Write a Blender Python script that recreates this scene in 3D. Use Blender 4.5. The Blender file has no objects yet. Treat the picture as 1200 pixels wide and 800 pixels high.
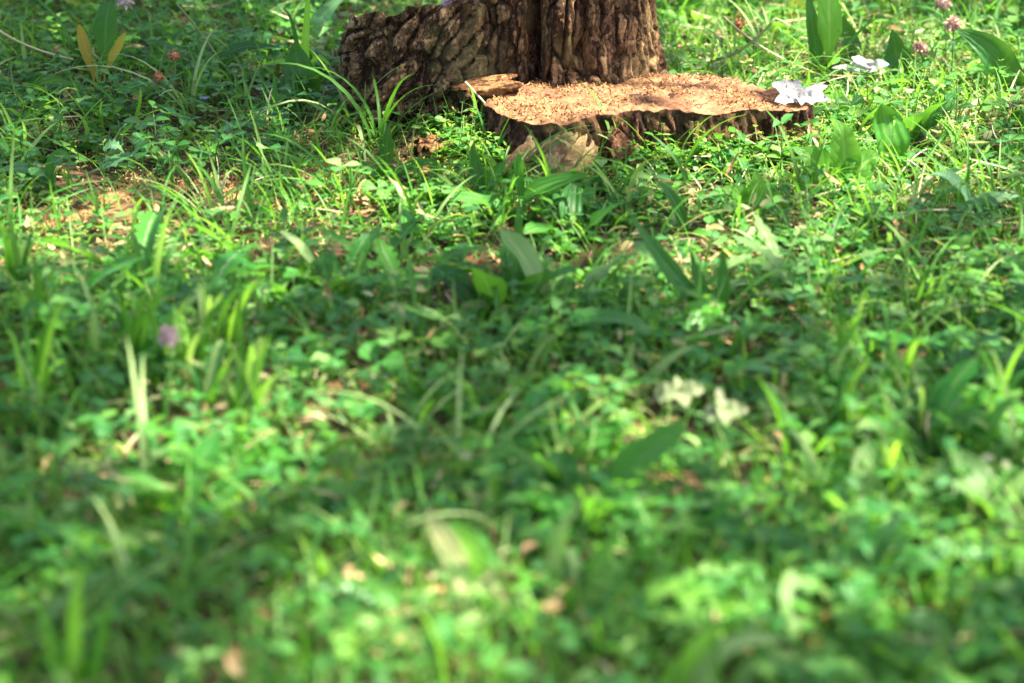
import bpy, math, random
import numpy as np
from mathutils import Vector, Matrix, Euler

S = bpy.context.scene
COL = S.collection
rng = np.random.default_rng(7)
random.seed(7)
R = math.radians

# ------------------------------------------------------------------ camera, sky, sun, exposure
CAM_H, PITCH, LENS = 0.80, 20.0, 85.0
FPX = LENS / 36.0 * 1200.0
cam = bpy.data.cameras.new('camera')
cam.lens = LENS; cam.sensor_width = 36.0; cam.clip_start = 0.05; cam.clip_end = 2000
cam.dof.use_dof = True; cam.dof.focus_distance = 2.98; cam.dof.aperture_fstop = 4.0
camo = bpy.data.objects.new('camera', cam); COL.objects.link(camo)
camo.location = (0, 0, CAM_H); camo.rotation_euler = (R(90 - PITCH), 0, 0)
S.camera = camo

SUN_AZ, SUN_EL = 93.0, 58.0            # azimuth from +Y (away from the camera) towards +X
SD = np.array([math.sin(R(SUN_AZ)) * math.cos(R(SUN_EL)), math.cos(R(SUN_AZ)) * math.cos(R(SUN_EL)), math.sin(R(SUN_EL))])
w = bpy.data.worlds.new('World'); S.world = w; w.use_nodes = True
nt = w.node_tree
sky = nt.nodes.new('ShaderNodeTexSky'); sky.sky_type = 'NISHITA'; sky.sun_disc = False
sky.sun_elevation = R(SUN_EL); sky.sun_rotation = R(SUN_AZ)
sky.air_density = 0.55; sky.dust_density = 2.5; sky.ozone_density = 0.4
bg = nt.nodes['Background']; bg.inputs['Strength'].default_value = 0.10
nt.links.new(sky.outputs[0], bg.inputs['Color'])
sl = bpy.data.lights.new('sun', 'SUN'); sl.energy = 5.0; sl.angle = R(0.53); sl.color = (1.0, 0.93, 0.79)
so = bpy.data.objects.new('sun', sl); COL.objects.link(so)
so.rotation_euler = Vector(SD).to_track_quat('Z', 'Y').to_euler()
S.view_settings.view_transform = 'Standard'; S.view_settings.look = 'None'
S.view_settings.gamma = 1.0; S.view_settings.exposure = 2.62
S.cycles.max_bounces = 8; S.cycles.transmission_bounces = 6; S.cycles.diffuse_bounces = 5

# ------------------------------------------------------------------ noise
def _hash(ix, iy, iz, k=0):
    h = (ix.astype(np.int64) * 374761393 + iy.astype(np.int64) * 668265263 + iz.astype(np.int64) * 2147483647 + k * 974711) & 0xffffffff
    h = ((h ^ (h >> 13)) * 1274126177) & 0xffffffff
    h = ((h ^ (h >> 16)) * 2246822519) & 0xffffffff
    h = h ^ (h >> 15)
    return (h & 0xffffff) / float(0xffffff)

def vnoise(p, k=0):
    p = np.asarray(p, float); i = np.floor(p); f = p - i; f = f * f * (3 - 2 * f)
    r = 0
    for a in (0, 1):
        for b in (0, 1):
            for c in (0, 1):
                wgt = (f[..., 0] if a else 1 - f[..., 0]) * (f[..., 1] if b else 1 - f[..., 1]) * (f[..., 2] if c else 1 - f[..., 2])
                r = r + wgt * _hash(i[..., 0] + a, i[..., 1] + b, i[..., 2] + c, k)
    return r

def fbm(p, octv=4, k=0):
    p = np.asarray(p, float); r = 0; a = .5; t = 0
    for o in range(octv):
        r = r + a * vnoise(p * 2 ** o + o * 17.3, k + o); t += a; a *= .5
    return r / t

def voro(p, k=0):
    """distance to the cell border (F2 - F1) and a cell value"""
    p = np.asarray(p, float); i = np.floor(p)
    d1 = np.full(p.shape[:-1], 9.); d2 = np.full(p.shape[:-1], 9.); cv = np.zeros(p.shape[:-1])
    for a in (-1, 0, 1):
        for b in (-1, 0, 1):
            for c in (-1, 0, 1):
                q = i + np.array([a, b, c])
                o = np.stack([_hash(q[..., 0], q[..., 1], q[..., 2], k + m) for m in (1, 2, 3)], -1)
                d = np.linalg.norm(q + o - p, axis=-1)
                n1 = d < d1
                d2 = np.where(n1, d1, np.minimum(d2, d))
                cv = np.where(n1, _hash(q[..., 0], q[..., 1], q[..., 2], k + 9), cv)
                d1 = np.minimum(d1, d)
    return d2 - d1, cv

def sstep(a, b, x):
    t = np.clip((x - a) / (b - a), 0, 1); return t * t * (3 - 2 * t)

# ------------------------------------------------------------------ pixels of the 1200 x 800 photograph <-> the place
FW = np.array([0, math.cos(R(PITCH)), -math.sin(R(PITCH))]); UPV = np.array([0, math.sin(R(PITCH)), math.cos(R(PITCH))])
EYE = np.array([0, 0, CAM_H])
def ray(px, py):
    return FW + np.array([(px - 600) / FPX, 0, 0]) + UPV * ((400 - py) / FPX)
def gp(px, py, z=0.0):
    d = ray(px, py); return EYE + d * ((z - CAM_H) / d[2])
def at_y(px, py, y):
    d = ray(px, py); return EYE + d * (y / d[1])
def to_px(P):
    P = np.asarray(P, float) - EYE
    f = P @ FW
    return 600 + FPX * P[..., 0] / f, 400 - FPX * (P @ UPV) / f

def gz(x, y):
    x = np.asarray(x, float); y = np.asarray(y, float)
    p = np.stack([x * 2.2, y * 2.2, np.zeros_like(x)], -1)
    p2 = np.stack([x * 9, y * 9, np.zeros_like(x) + 4], -1)
    a = np.clip(np.hypot(x - 0.12, y - 2.95) / 0.6 - .3, 0, 1)
    return ((fbm(p, 2, 3) - .5) * 0.035 * a + (fbm(p2, 3, 5) - .5) * 0.014)

# ------------------------------------------------------------------ material helpers
def newmat(name):
    m = bpy.data.materials.new(name); m.use_nodes = True
    n = m.node_tree; n.nodes.clear()
    out = n.nodes.new('ShaderNodeOutputMaterial')
    return m, n, out
def N(n, t, **kw):
    x = n.nodes.new(t)
    for k, v in kw.items():
        setattr(x, k, v)
    return x
def math_(n, op, a, b=None, c=None):
    x = N(n, 'ShaderNodeMath', operation=op)
    for i, v in enumerate((a, b, c)):
        if v is None: continue
        if isinstance(v, (int, float)): x.inputs[i].default_value = v
        else: n.links.new(v, x.inputs[i])
    return x.outputs[0]
def ramp(n, fac, stops, interp='LINEAR'):
    x = N(n, 'ShaderNodeValToRGB'); e = x.color_ramp; e.interpolation = interp
    while len(e.elements) < len(stops): e.elements.new(0.5)
    for el, (p, c) in zip(e.elements, stops):
        el.position = p; el.color = (*c, 1)
    n.links.new(fac, x.inputs[0]); return x.outputs[0]
def mix(n, fac, a, b, blend='MIX'):
    x = N(n, 'ShaderNodeMix', data_type='RGBA', blend_type=blend)
    for i, v in ((0, fac), (6, a), (7, b)):
        if isinstance(v, (int, float)): x.inputs[i].default_value = v
        elif isinstance(v, tuple): x.inputs[i].default_value = (*v, 1)
        else: n.links.new(v, x.inputs[i])
    return x.outputs[2]
def noise(n, vec, scale, detail=4, rough=.6):
    x = N(n, 'ShaderNodeTexNoise'); x.inputs['Scale'].default_value = scale
    x.inputs['Detail'].default_value = detail; x.inputs['Roughness'].default_value = rough
    if vec is not None: n.links.new(vec, x.inputs['Vector'])
    return x.outputs[0]

def leaf_mat(name, cols, rib=(0.16, 0.24, 0.10), ribw=0.06, rough=0.42, transl=0.42, tcol=(0.20, 0.42, 0.03), veins=0.0, spec=0.28, blotch=.35, par=0):
    m, n, out = newmat(name)
    geo = N(n, 'ShaderNodeNewGeometry'); oi = N(n, 'ShaderNodeObjectInfo'); tc = N(n, 'ShaderNodeTexCoord')
    r = math_(n, 'FRACT', math_(n, 'ADD', math_(n, 'MULTIPLY', geo.outputs['Random Per Island'], 1.0), oi.outputs['Random']))
    cols = [(a * .88, b * 1.14, c * .76) for a, b, c in cols]; tcol = (tcol[0] * .95, tcol[1] * 1.05, tcol[2]); k = len(cols)
    col = ramp(n, r, [(i / max(1, k - 1), c) for i, c in enumerate(cols)])
    nz = noise(n, tc.outputs['Object'], 60, 3)
    col = mix(n, math_(n, 'MULTIPLY', sub(n, nz, .45, 4.0), blotch), col, mix(n, 1.0, col, (0.62, 0.70, 0.5), 'MULTIPLY'))
    sp = noise(n, tc.outputs['Object'], 34, 5, .7)
    col = mix(n, math_(n, 'MULTIPLY', sub(n, sp, .60, 12.0), .55), col, (.17, .14, .045))
    uv = N(n, 'ShaderNodeSeparateXYZ'); n.links.new(tc.outputs['UV'], uv.inputs[0])
    du = math_(n, 'ABSOLUTE', math_(n, 'SUBTRACT', uv.outputs[0], .5))
    ribf = math_(n, 'SUBTRACT', 1.0, sub(n, du, ribw * .4, 1.0 / (ribw * .8)))
    col = mix(n, math_(n, 'MULTIPLY', ribf, .65), col, rib)
    p = N(n, 'ShaderNodeBsdfPrincipled'); n.links.new(col, p.inputs['Base Color'])
    p.inputs['Roughness'].default_value = rough; p.inputs['Specular IOR Level'].default_value = spec
    t = N(n, 'ShaderNodeBsdfTranslucent')
    n.links.new(mix(n, 0.6, mix(n, 1.0, col, (1.9, 1.9, 0.9), 'MULTIPLY'), tcol), t.inputs['Color'])
    bsrc = nz
    if par:                                             # parallel ribs (plantain, grass)
        bsrc = math_(n, 'ADD', math_(n, 'SINE', math_(n, 'MULTIPLY', uv.outputs[0], par * 6.283)), nz)
    elif veins:                                         # side veins leaving the midrib
        ph = math_(n, 'SUBTRACT', math_(n, 'MULTIPLY', uv.outputs[1], veins), math_(n, 'MULTIPLY', du, veins * .6))
        bsrc = math_(n, 'ADD', math_(n, 'POWER', math_(n, 'ABSOLUTE', math_(n, 'SINE', math_(n, 'MULTIPLY', ph, 3.1416))), .5), nz)
    b = N(n, 'ShaderNodeBump'); b.inputs['Strength'].default_value = .35; b.inputs['Distance'].default_value = .0012
    n.links.new(bsrc, b.inputs['Height']); n.links.new(b.outputs[0], p.inputs['Normal'])
    ms = N(n, 'ShaderNodeMixShader'); ms.inputs[0].default_value = transl
    n.links.new(p.outputs[0], ms.inputs[1]); n.links.new(t.outputs[0], ms.inputs[2]); n.links.new(ms.outputs[0], out.inputs[0])
    return m
def sub(n, v, lo, gain):
    x = math_(n, 'MULTIPLY', math_(n, 'SUBTRACT', v, lo), gain)
    c = N(n, 'ShaderNodeClamp'); n.links.new(x, c.inputs[0]); return c.outputs[0]

def plain_mat(name, cols, rough=.8, nscale=40, bump=.3, bdist=.002, island=True, transl=0, spec=.3):
    m, n, out = newmat(name)
    geo = N(n, 'ShaderNodeNewGeometry'); tc = N(n, 'ShaderNodeTexCoord'); oi = N(n, 'ShaderNodeObjectInfo')
    nz = noise(n, tc.outputs['Object'], nscale, 5, .65)
    f = sub(n, nz, .25, 2.0)
    if island:
        f = math_(n, 'ADD', math_(n, 'MULTIPLY', f, .35), math_(n, 'MULTIPLY', math_(n, 'FRACT', math_(n, 'ADD', geo.outputs['Random Per Island'], oi.outputs['Random'])), .65))
    k = len(cols)
    col = ramp(n, f, [(i / max(1, k - 1), c) for i, c in enumerate(cols)])
    p = N(n, 'ShaderNodeBsdfPrincipled'); n.links.new(col, p.inputs['Base Color'])
    p.inputs['Roughness'].default_value = rough; p.inputs['Specular IOR Level'].default_value = spec
    b = N(n, 'ShaderNodeBump'); b.inputs['Strength'].default_value = bump; b.inputs['Distance'].default_value = bdist
    n.links.new(nz, b.inputs['Height']); n.links.new(b.outputs[0], p.inputs['Normal'])
    if transl:
        t = N(n, 'ShaderNodeBsdfTranslucent'); n.links.new(col, t.inputs['Color'])
        ms = N(n, 'ShaderNodeMixShader'); ms.inputs[0].default_value = transl
        n.links.new(p.outputs[0], ms.inputs[1]); n.links.new(t.outputs[0], ms.inputs[2]); n.links.new(ms.outputs[0], out.inputs[0])
    else:
        n.links.new(p.outputs[0], out.inputs[0])
    return m

def bark_mat(name, dark, mid, light, moss, vert=(1, 1, .22), flake=110):
    m, n, out = newmat(name)
    tc = N(n, 'ShaderNodeTexCoord'); mp = N(n, 'ShaderNodeMapping'); mp.inputs['Scale'].default_value = vert
    n.links.new(tc.outputs['Object'], mp.inputs[0])
    a = noise(n, mp.outputs[0], 80, 8, .78); b_ = noise(n, tc.outputs['Object'], 190, 5, .75); c = noise(n, tc.outputs['Object'], 14, 3, .55)
    wv = N(n, 'ShaderNodeVectorMath', operation='ADD'); nzc = N(n, 'ShaderNodeTexNoise'); nzc.inputs['Scale'].default_value = 60; nzc.inputs['Detail'].default_value = 4
    n.links.new(tc.outputs['Object'], nzc.inputs['Vector'])
    sc_ = N(n, 'ShaderNodeVectorMath', operation='SCALE'); sc_.inputs['Scale'].default_value = .022; n.links.new(nzc.outputs['Color'], sc_.inputs[0])
    n.links.new(mp.outputs[0], wv.inputs[0]); n.links.new(sc_.outputs[0], wv.inputs[1])
    vo = N(n, 'ShaderNodeTexVoronoi'); vo.inputs['Scale'].default_value = flake; n.links.new(wv.outputs[0], vo.inputs['Vector'])
    vd = N(n, 'ShaderNodeTexVoronoi', feature='DISTANCE_TO_EDGE'); vd.inputs['Scale'].default_value = flake; n.links.new(wv.outputs[0], vd.inputs['Vector'])
    cell = N(n, 'ShaderNodeSeparateColor'); n.links.new(vo.outputs['Color'], cell.inputs[0])
    crack = sub(n, vd.outputs['Distance'], .01, 9.0)
    f0 = math_(n, 'ADD', math_(n, 'MULTIPLY', a, .55), math_(n, 'MULTIPLY', b_, .45))
    f = math_(n, 'ADD', math_(n, 'MULTIPLY', sub(n, f0, .28, 2.0), .52), math_(n, 'MULTIPLY', cell.outputs[0], .20))
    f = math_(n, 'MULTIPLY', f, math_(n, 'ADD', .80, math_(n, 'MULTIPLY', crack, .20)))
    col = ramp(n, f, [(.24, dark), (.37, mid), (.50, light), (.63, tuple(min(1, x * 1.55) for x in light))])
    col = mix(n, math_(n, 'MULTIPLY', sub(n, c, .5, 5), .5), col, moss)
    p = N(n, 'ShaderNodeBsdfPrincipled'); n.links.new(col, p.inputs['Base Color'])
    p.inputs['Roughness'].default_value = .9; p.inputs['Specular IOR Level'].default_value = .15
    b = N(n, 'ShaderNodeBump'); b.inputs['Strength'].default_value = 1.; b.inputs['Distance'].default_value = .005
    n.links.new(f, b.inputs['Height']); n.links.new(b.outputs[0], p.inputs['Normal'])
    n.links.new(p.outputs[0], out.inputs[0]); return m

M = {}
GREENS = [(.022, .085, .016), (.040, .130, .024), (.060, .165, .030), (.034, .120, .040)]
M['grass'] = leaf_mat('grass_blade', [(.020, .105, .012), (.045, .170, .014), (.085, .225, .018), (.034, .140, .020), (.16, .22, .05), (.026, .11, .02), (.06, .19, .02), (.28, .33, .14)], ribw=.10, par=3, transl=.45)  # last pale tone stands in for blades catching sky and sun
M['grass_pale'] = leaf_mat('pale_grass_blade', [(.26, .31, .15), (.33, .35, .20), (.22, .30, .12)], rib=(.3, .36, .2), ribw=.1, par=3, transl=.4)
M['grass_lime'] = leaf_mat('lime_grass_blade', [(.17, .36, .03), (.22, .40, .05)], rib=(.3, .45, .1), ribw=.1, par=3, transl=.5, tcol=(.4, .65, .06))
M['grass_dark'] = leaf_mat('dark_grass_blade', [(.020, .085, .022), (.030, .105, .030)], rib=(.06, .15, .05), ribw=.1, par=3, transl=.35)
M['clover'] = leaf_mat('clover_leaf', [(.016, .090, .018), (.030, .135, .026), (.055, .175, .024), (.026, .120, .040), (.13, .23, .04), (.014, .075, .014), (.035, .14, .025), (.24, .33, .14)], rib=(.13, .25, .11), ribw=.09, rough=.5, veins=7)  # pale last tone paints highlights of leaves reflecting the sky
M['plantain'] = leaf_mat('plantain_leaf', [(.020, .100, .018), (.036, .140, .024), (.060, .175, .024)], rib=(.15, .25, .10), ribw=.05, par=4, rough=.42)
M['plantain_dark'] = leaf_mat('dark_plantain_leaf', [(.020, .075, .024), (.028, .090, .028)], rib=(.08, .17, .06), ribw=.05, par=4, rough=.38)
M['pale_plantain'] = leaf_mat('pale_plantain_leaf', [(.10, .17, .06), (.14, .20, .08), (.08, .16, .05)], rib=(.22, .28, .14), ribw=.05, par=4, rough=.42)
M['dandelion'] = leaf_mat('dandelion_leaf', [(.022, .115, .016), (.042, .160, .020), (.080, .205, .022)], rib=(.2, .28, .14), ribw=.06, veins=8, rough=.45)
M['weed'] = leaf_mat('weed_leaf', [(.018, .100, .018), (.040, .155, .022), (.10, .24, .026), (.030, .130, .040), (.014, .08, .016), (.05, .16, .02), (.24, .33, .13)], rib=(.13, .25, .10), ribw=.07, veins=6, rough=.5)  # palest tone acts as painted highlights on scattered leaves
M['grey_leaf'] = leaf_mat('grey_green_leaf', [(.10, .20, .12), (.14, .24, .15), (.085, .18, .10)], rib=(.2, .3, .2), ribw=.07, veins=9, rough=.55, transl=.3)
M['lime_leaf'] = leaf_mat('lime_leaf', [(.10, .22, .03), (.14, .27, .05), (.08, .19, .03)], rib=(.25, .4, .1), ribw=.06, veins=6, transl=.5, tcol=(.26, .46, .05))
M['yellow_leaf'] = leaf_mat('yellow_leaf', [(.26, .20, .035), (.30, .25, .06), (.24, .14, .03)], rib=(.40, .16, .03), ribw=.10, veins=8, transl=.4, tcol=(.7, .5, .06))
M['fine'] = leaf_mat('fine_weed_leaf', [(.10, .23, .020), (.20, .33, .03), (.28, .37, .07), (.08, .20, .02), (.36, .36, .14)], rib=(.15, .25, .08), ribw=.1, transl=.5, tcol=(.5, .62, .06))
M['withered'] = leaf_mat('sunlit_withered_grass', [(.34, .25, .15), (.42, .32, .24), (.27, .26, .12), (.48, .38, .34), (.23, .25, .10), (.36, .21, .13)], rib=(.4, .36, .2), ribw=.1, par=3, transl=.4, tcol=(.5, .48, .14))
M['stem'] = plain_mat('green_stem', [(.06, .14, .03), (.12, .20, .05), (.16, .18, .06)], .5, 30, .1)
M['stem_dry'] = plain_mat('dry_stem', [(.30, .25, .12), (.42, .36, .2), (.26, .27, .10)], .6, 60, .2)
M['straw'] = plain_mat('straw', [(.36, .28, .15), (.52, .43, .26), (.62, .54, .36)], .6, 60, .2, transl=.15)
M['litter'] = plain_mat('leaf_litter', [(.03, .014, .008), (.09, .042, .018), (.20, .10, .04), (.38, .24, .11), (.46, .34, .18), (.24, .11, .04), (.48, .40, .26)], .8, 70, .4, transl=.1)
M['sawdust'] = plain_mat('sawdust', [(.19, .082, .024), (.25, .125, .042), (.32, .19, .08), (.09, .034, .010), (.28, .16, .058)], .85, 200, .2)
M['spilled'] = plain_mat('spilled_sawdust', [(.34, .18, .06), (.46, .27, .10), (.58, .40, .19), (.18, .075, .022), (.48, .31, .12)], .85, 200, .2, transl=.15)
M['white_leaf'] = plain_mat('white_leaf', [(.26, .22, .19), (.42, .40, .38), (.48, .46, .44), (.52, .50, .48)], .8, 260, 1., .003, island=False, transl=.25)
M['clover_head'] = plain_mat('clover_floret', [(.34, .12, .09), (.50, .26, .20), (.62, .45, .36), (.30, .10, .05)], .7, 80, .2, transl=.2)
M['pink_head'] = plain_mat('pink_floret', [(.55, .33, .32), (.62, .45, .43), (.46, .25, .24)], .7, 80, .2, transl=.3)
M['brown_head'] = plain_mat('brown_floret', [(.26, .09, .03), (.36, .15, .06), (.42, .24, .12)], .8, 80, .2, transl=.1)
M['cream_head'] = plain_mat('cream_floret', [(.50, .38, .30), (.62, .52, .44), (.35, .2, .14)], .7, 80, .2, transl=.2)
M['violet'] = plain_mat('violet_petal', [(.30, .32, .55), (.42, .42, .62)], .6, 80, .1, transl=.3)
M['bark'] = bark_mat('trunk_bark', (.020, .010, .006), (.125, .066, .031), (.36, .22, .108), (.155, .118, .045))
M['bark2'] = bark_mat('side_stem_bark', (.022, .011, .006), (.18, .10, .048), (.46, .31, .16), (.20, .165, .06))
M['bark_low'] = bark_mat('stump_bark', (.016, .007, .004), (.10, .045, .021), (.29, .155, .075), (.12, .09, .028))
M['root'] = bark_mat('bare_root', (.12, .075, .035), (.25, .175, .09), (.36, .27, .15), (.22, .19, .07), vert=(1, 1, .08), flake=36)
M['canopy'] = leaf_mat('tree_leaf', [(.03, .10, .02), (.05, .14, .03), (.07, .17, .03)], transl=.35)

def cutface_mat():
    m, n, out = newmat('sawn_wood')
    tc = N(n, 'ShaderNodeTexCoord')
    a = noise(n, tc.outputs['Object'], 26, 5, .65); b_ = noise(n, tc.outputs['Object'], 320, 4, .75)
    mp = N(n, 'ShaderNodeMapping'); mp.inputs['Scale'].default_value = (30, 300, 60); mp.inputs['Rotation'].default_value = (0, 0, .5)
    n.links.new(tc.outputs['Object'], mp.inputs[0]); g = noise(n, mp.outputs[0], 1, 3)
    f = math_(n, 'ADD', math_(n, 'MULTIPLY', a, .70), math_(n, 'ADD', math_(n, 'MULTIPLY', b_, .3), math_(n, 'MULTIPLY', math_(n, 'SUBTRACT', g, .5), .25)))
    col = ramp(n, f, [(.34, (.05, .016, .005)), (.46, (.15, .055, .018)), (.56, (.23, .105, .038)), (.7, (.30, .17, .075))])
    p = N(n, 'ShaderNodeBsdfPrincipled'); n.links.new(col, p.inputs['Base Color']); p.inputs['Roughness'].default_value = .85
    b = N(n, 'ShaderNodeBump'); b.inputs['Strength'].default_value = .9; b.inputs['Distance'].default_value = .003
    n.links.new(f, b.inputs['Height']); n.links.new(b.outputs[0], p.inputs['Normal']); n.links.new(p.outputs[0], out.inputs[0]); return m
M['cut'] = cutface_mat()
M['rotten'] = plain_mat('decayed_wood', [(.008, .003, .002), (.025, .010, .005), (.06, .025, .010)], .9, 220, .8, .003, island=False)
M['chip'] = bark_mat('split_wood', (.05, .02, .008), (.22, .105, .04), (.38, .23, .105), (.30, .18, .07), vert=(.12, 1, 1), flake=150)
M['soil'] = None
def soil_mat():
    m, n, out = newmat('soil')
    tc = N(n, 'ShaderNodeTexCoord')
    a = noise(n, tc.outputs['Object'], 7, 6, .7); b_ = noise(n, tc.outputs['Object'], 120, 5, .7); c = noise(n, tc.outputs['Object'], 2.3, 4, .6)
    f = math_(n, 'ADD', math_(n, 'MULTIPLY', a, .5), math_(n, 'MULTIPLY', b_, .5))
    col = ramp(n, f, [(.3, (.016, .009, .005)), (.5, (.045, .026, .013)), (.68, (.13, .08, .036))])
    col = mix(n, math_(n, 'MULTIPLY', sub(n, c, .45, 4), .5), col, (.05, .085, .022))
    p = N(n, 'ShaderNodeBsdfPrincipled'); n.links.new(col, p.inputs['Base Color']); p.inputs['Roughness'].default_value = .95
    p.inputs['Specular IOR Level'].default_value = .2
    b = N(n, 'ShaderNodeBump'); b.inputs['Strength'].default_value = 1.; b.inputs['Distance'].default_value = .006
    n.links.new(f, b.inputs['Height']); n.links.new(b.outputs[0], p.inputs['Normal']); n.links.new(p.outputs[0], out.inputs[0]); return m
M['soil'] = soil_mat()

# ------------------------------------------------------------------ mesh helpers
class MB:
    def __init__(s): s.V = []; s.F = []; s.U = []; s.n = 0
    def add(s, V, F, U=None):
        V = np.asarray(V, float).reshape(-1, 3); F = np.asarray(F, int).reshape(-1, 4)
        s.V.append(V); s.F.append(F + s.n); s.U.append(np.zeros((len(V), 2)) + .5 if U is None else np.asarray(U, float).reshape(-1, 2)); s.n += len(V)
        return s
    def mesh(s, name, mat, smooth=True):
        V = np.concatenate(s.V); F = np.concatenate(s.F); U = np.concatenate(s.U)
        me = bpy.data.meshes.new(name)
        tri = F[:, 2] == F[:, 3]
        if tri.any():
            tot = np.where(tri, 3, 4); flat = F[~tri].ravel()
            F = np.concatenate([F[~tri], F[tri]]); tot = np.concatenate([np.full((~tri).sum(), 4), np.full(tri.sum(), 3)])
            flat = np.concatenate([F[:(~tri).sum()].ravel(), F[(~tri).sum():, :3].ravel()])
        else:
            tot = np.full(len(F), 4); flat = F.ravel()
        me.vertices.add(len(V)); me.vertices.foreach_set('co', V.astype(np.float32).ravel())
        me.loops.add(len(flat)); me.loops.foreach_set('vertex_index', flat.astype(np.int32))
        me.polygons.add(len(tot)); me.polygons.foreach_set('loop_start', np.concatenate([[0], np.cumsum(tot)[:-1]]).astype(np.int32))
        me.polygons.foreach_set('loop_total', tot.astype(np.int32))
        uv = me.uv_layers.new(name='UVMap'); uv.data.foreach_set('uv', U[flat].astype(np.float32).ravel())
        if smooth: me.polygons.foreach_set('use_smooth', np.ones(len(tot), bool))
        me.materials.append(mat); me.update(calc_edges=True); me.validate()
        return me
    def build(s, name, mat, parent=None, smooth=True, loc=None):
        return obj(name, s.mesh(name, mat, smooth), parent, loc)

def obj(name, me, parent=None, loc=None, rot=None, sc=None):
    o = bpy.data.objects.new(name, me); COL.objects.link(o)
    if parent is not None: o.parent = parent
    if loc is not None: o.location = loc
    if rot is not None: o.rotation_euler = rot
    if sc is not None: o.scale = (sc, sc, sc) if isinstance(sc, (int, float)) else sc
    return o
def tag(o, label=None, cat=None, group=None, kind=None):
    if label: o['label'] = label
    if cat: o['category'] = cat
    if group: o['group'] = group
    if kind: o['kind'] = kind
    return o
def empty(name, loc, label, cat, group=None, rz=0):
    o = bpy.data.objects.new(name, None); COL.objects.link(o); o.location = loc; o.rotation_euler = (0, 0, rz)
    o.empty_display_size = .02
    return tag(o, label, cat, group)

# width profiles along a leaf, t = 0 (base) .. 1 (tip)
def p_grass(t): return np.clip(1.15 * (1 - t) ** .55, 0, 1) * (0.65 + .35 * sstep(0, .2, t)) + .001
def p_plant(t): return np.clip(.10 * (t < .35) + sstep(.18, .55, t) * np.sqrt(np.clip(1 - ((t - .6) / .41) ** 2 * (t > .6), 0, 1)), .02, 1)
def p_ovate(t): return np.clip(np.sin(np.pi * np.clip(t, 0, 1) ** .8) ** .8, .02, 1)
def p_obov(t): return np.clip(np.sin(np.pi * np.clip(t, 0, 1) ** 1.5 * .93 + .05), .06, 1)
def p_lance(t): return np.clip(np.sin(np.pi * t ** .7) ** 1.1, .02, 1)
def p_dand(t):
    return np.clip((.12 + .88 * sstep(.1, .75, t)) * np.clip((1 - t) * 6, 0, 1) ** .7 * (.55 + .45 * (np.arange(len(t)) % 2)), .03, 1)
def p_stem(t): return 1 - .5 * t

def strips(base, az, el, L, W, bend, prof, seg=5, fold=.25, roll=None, curl=None, flat_tip=0):
    base = np.asarray(base, float); n = len(base)
    f = lambda v: np.broadcast_to(np.asarray(v, float), (n,)).astype(float)
    az, el, L, W, bend, fold = map(f, (az, el, L, W, bend, fold))
    roll = f(0 if roll is None else roll); curl = f(0 if curl is None else curl)
    t = np.linspace(0, 1, seg + 1); wt = prof(t)
    P = np.zeros((n, seg + 1, 3)); T = np.zeros_like(P)
    p = base.copy()
    for k in range(seg + 1):
        e = el - bend * t[k]; a = az + curl * t[k]
        d = np.stack([np.cos(e) * np.cos(a), np.cos(e) * np.sin(a), np.sin(e)], -1)
        T[:, k] = d; P[:, k] = p; p = p + d * (L / seg)[:, None]
    a = az[:, None] + curl[:, None] * t
    side = np.stack([-np.sin(a), np.cos(a), np.zeros_like(a)], -1)
    nor = np.cross(T, side)
    cr, sr = np.cos(roll)[:, None, None], np.sin(roll)[:, None, None]
    side, nor = side * cr + nor * sr, nor * cr - side * sr
    hw = (W[:, None] * .5 * wt)[..., None]
    fo = fold[:, None, None]
    w1 = w2 = 0
    if seg >= 7:
        q1, q2 = rng.uniform(0, 6.283, (2, n, 1)); fr = rng.uniform(7, 15, (n, 1))
        w1 = (.22 * np.sin(fr * t + q1))[..., None]; w2 = (.22 * np.sin(fr * 1.13 * t + q2))[..., None]
    V = np.stack([P - side * hw + nor * hw * (fo + w1), P, P + side * hw + nor * hw * (fo + w2)], 2)   # n, seg+1, 3, 3
    U = np.broadcast_to(np.stack(np.meshgrid([0, .5, 1], t), -1)[None], (n, seg + 1, 3, 2))
    q = []
    for k in range(seg):
        for c in (0, 1):
            i = k * 3 + c; q.append([i, i + 1, i + 4, i + 3])
    F = (np.arange(n)[:, None, None] * (seg + 1) * 3 + np.array(q)[None]).reshape(-1, 4)
    return V.reshape(-1, 3), F, U.reshape(-1, 2), P, T

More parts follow.
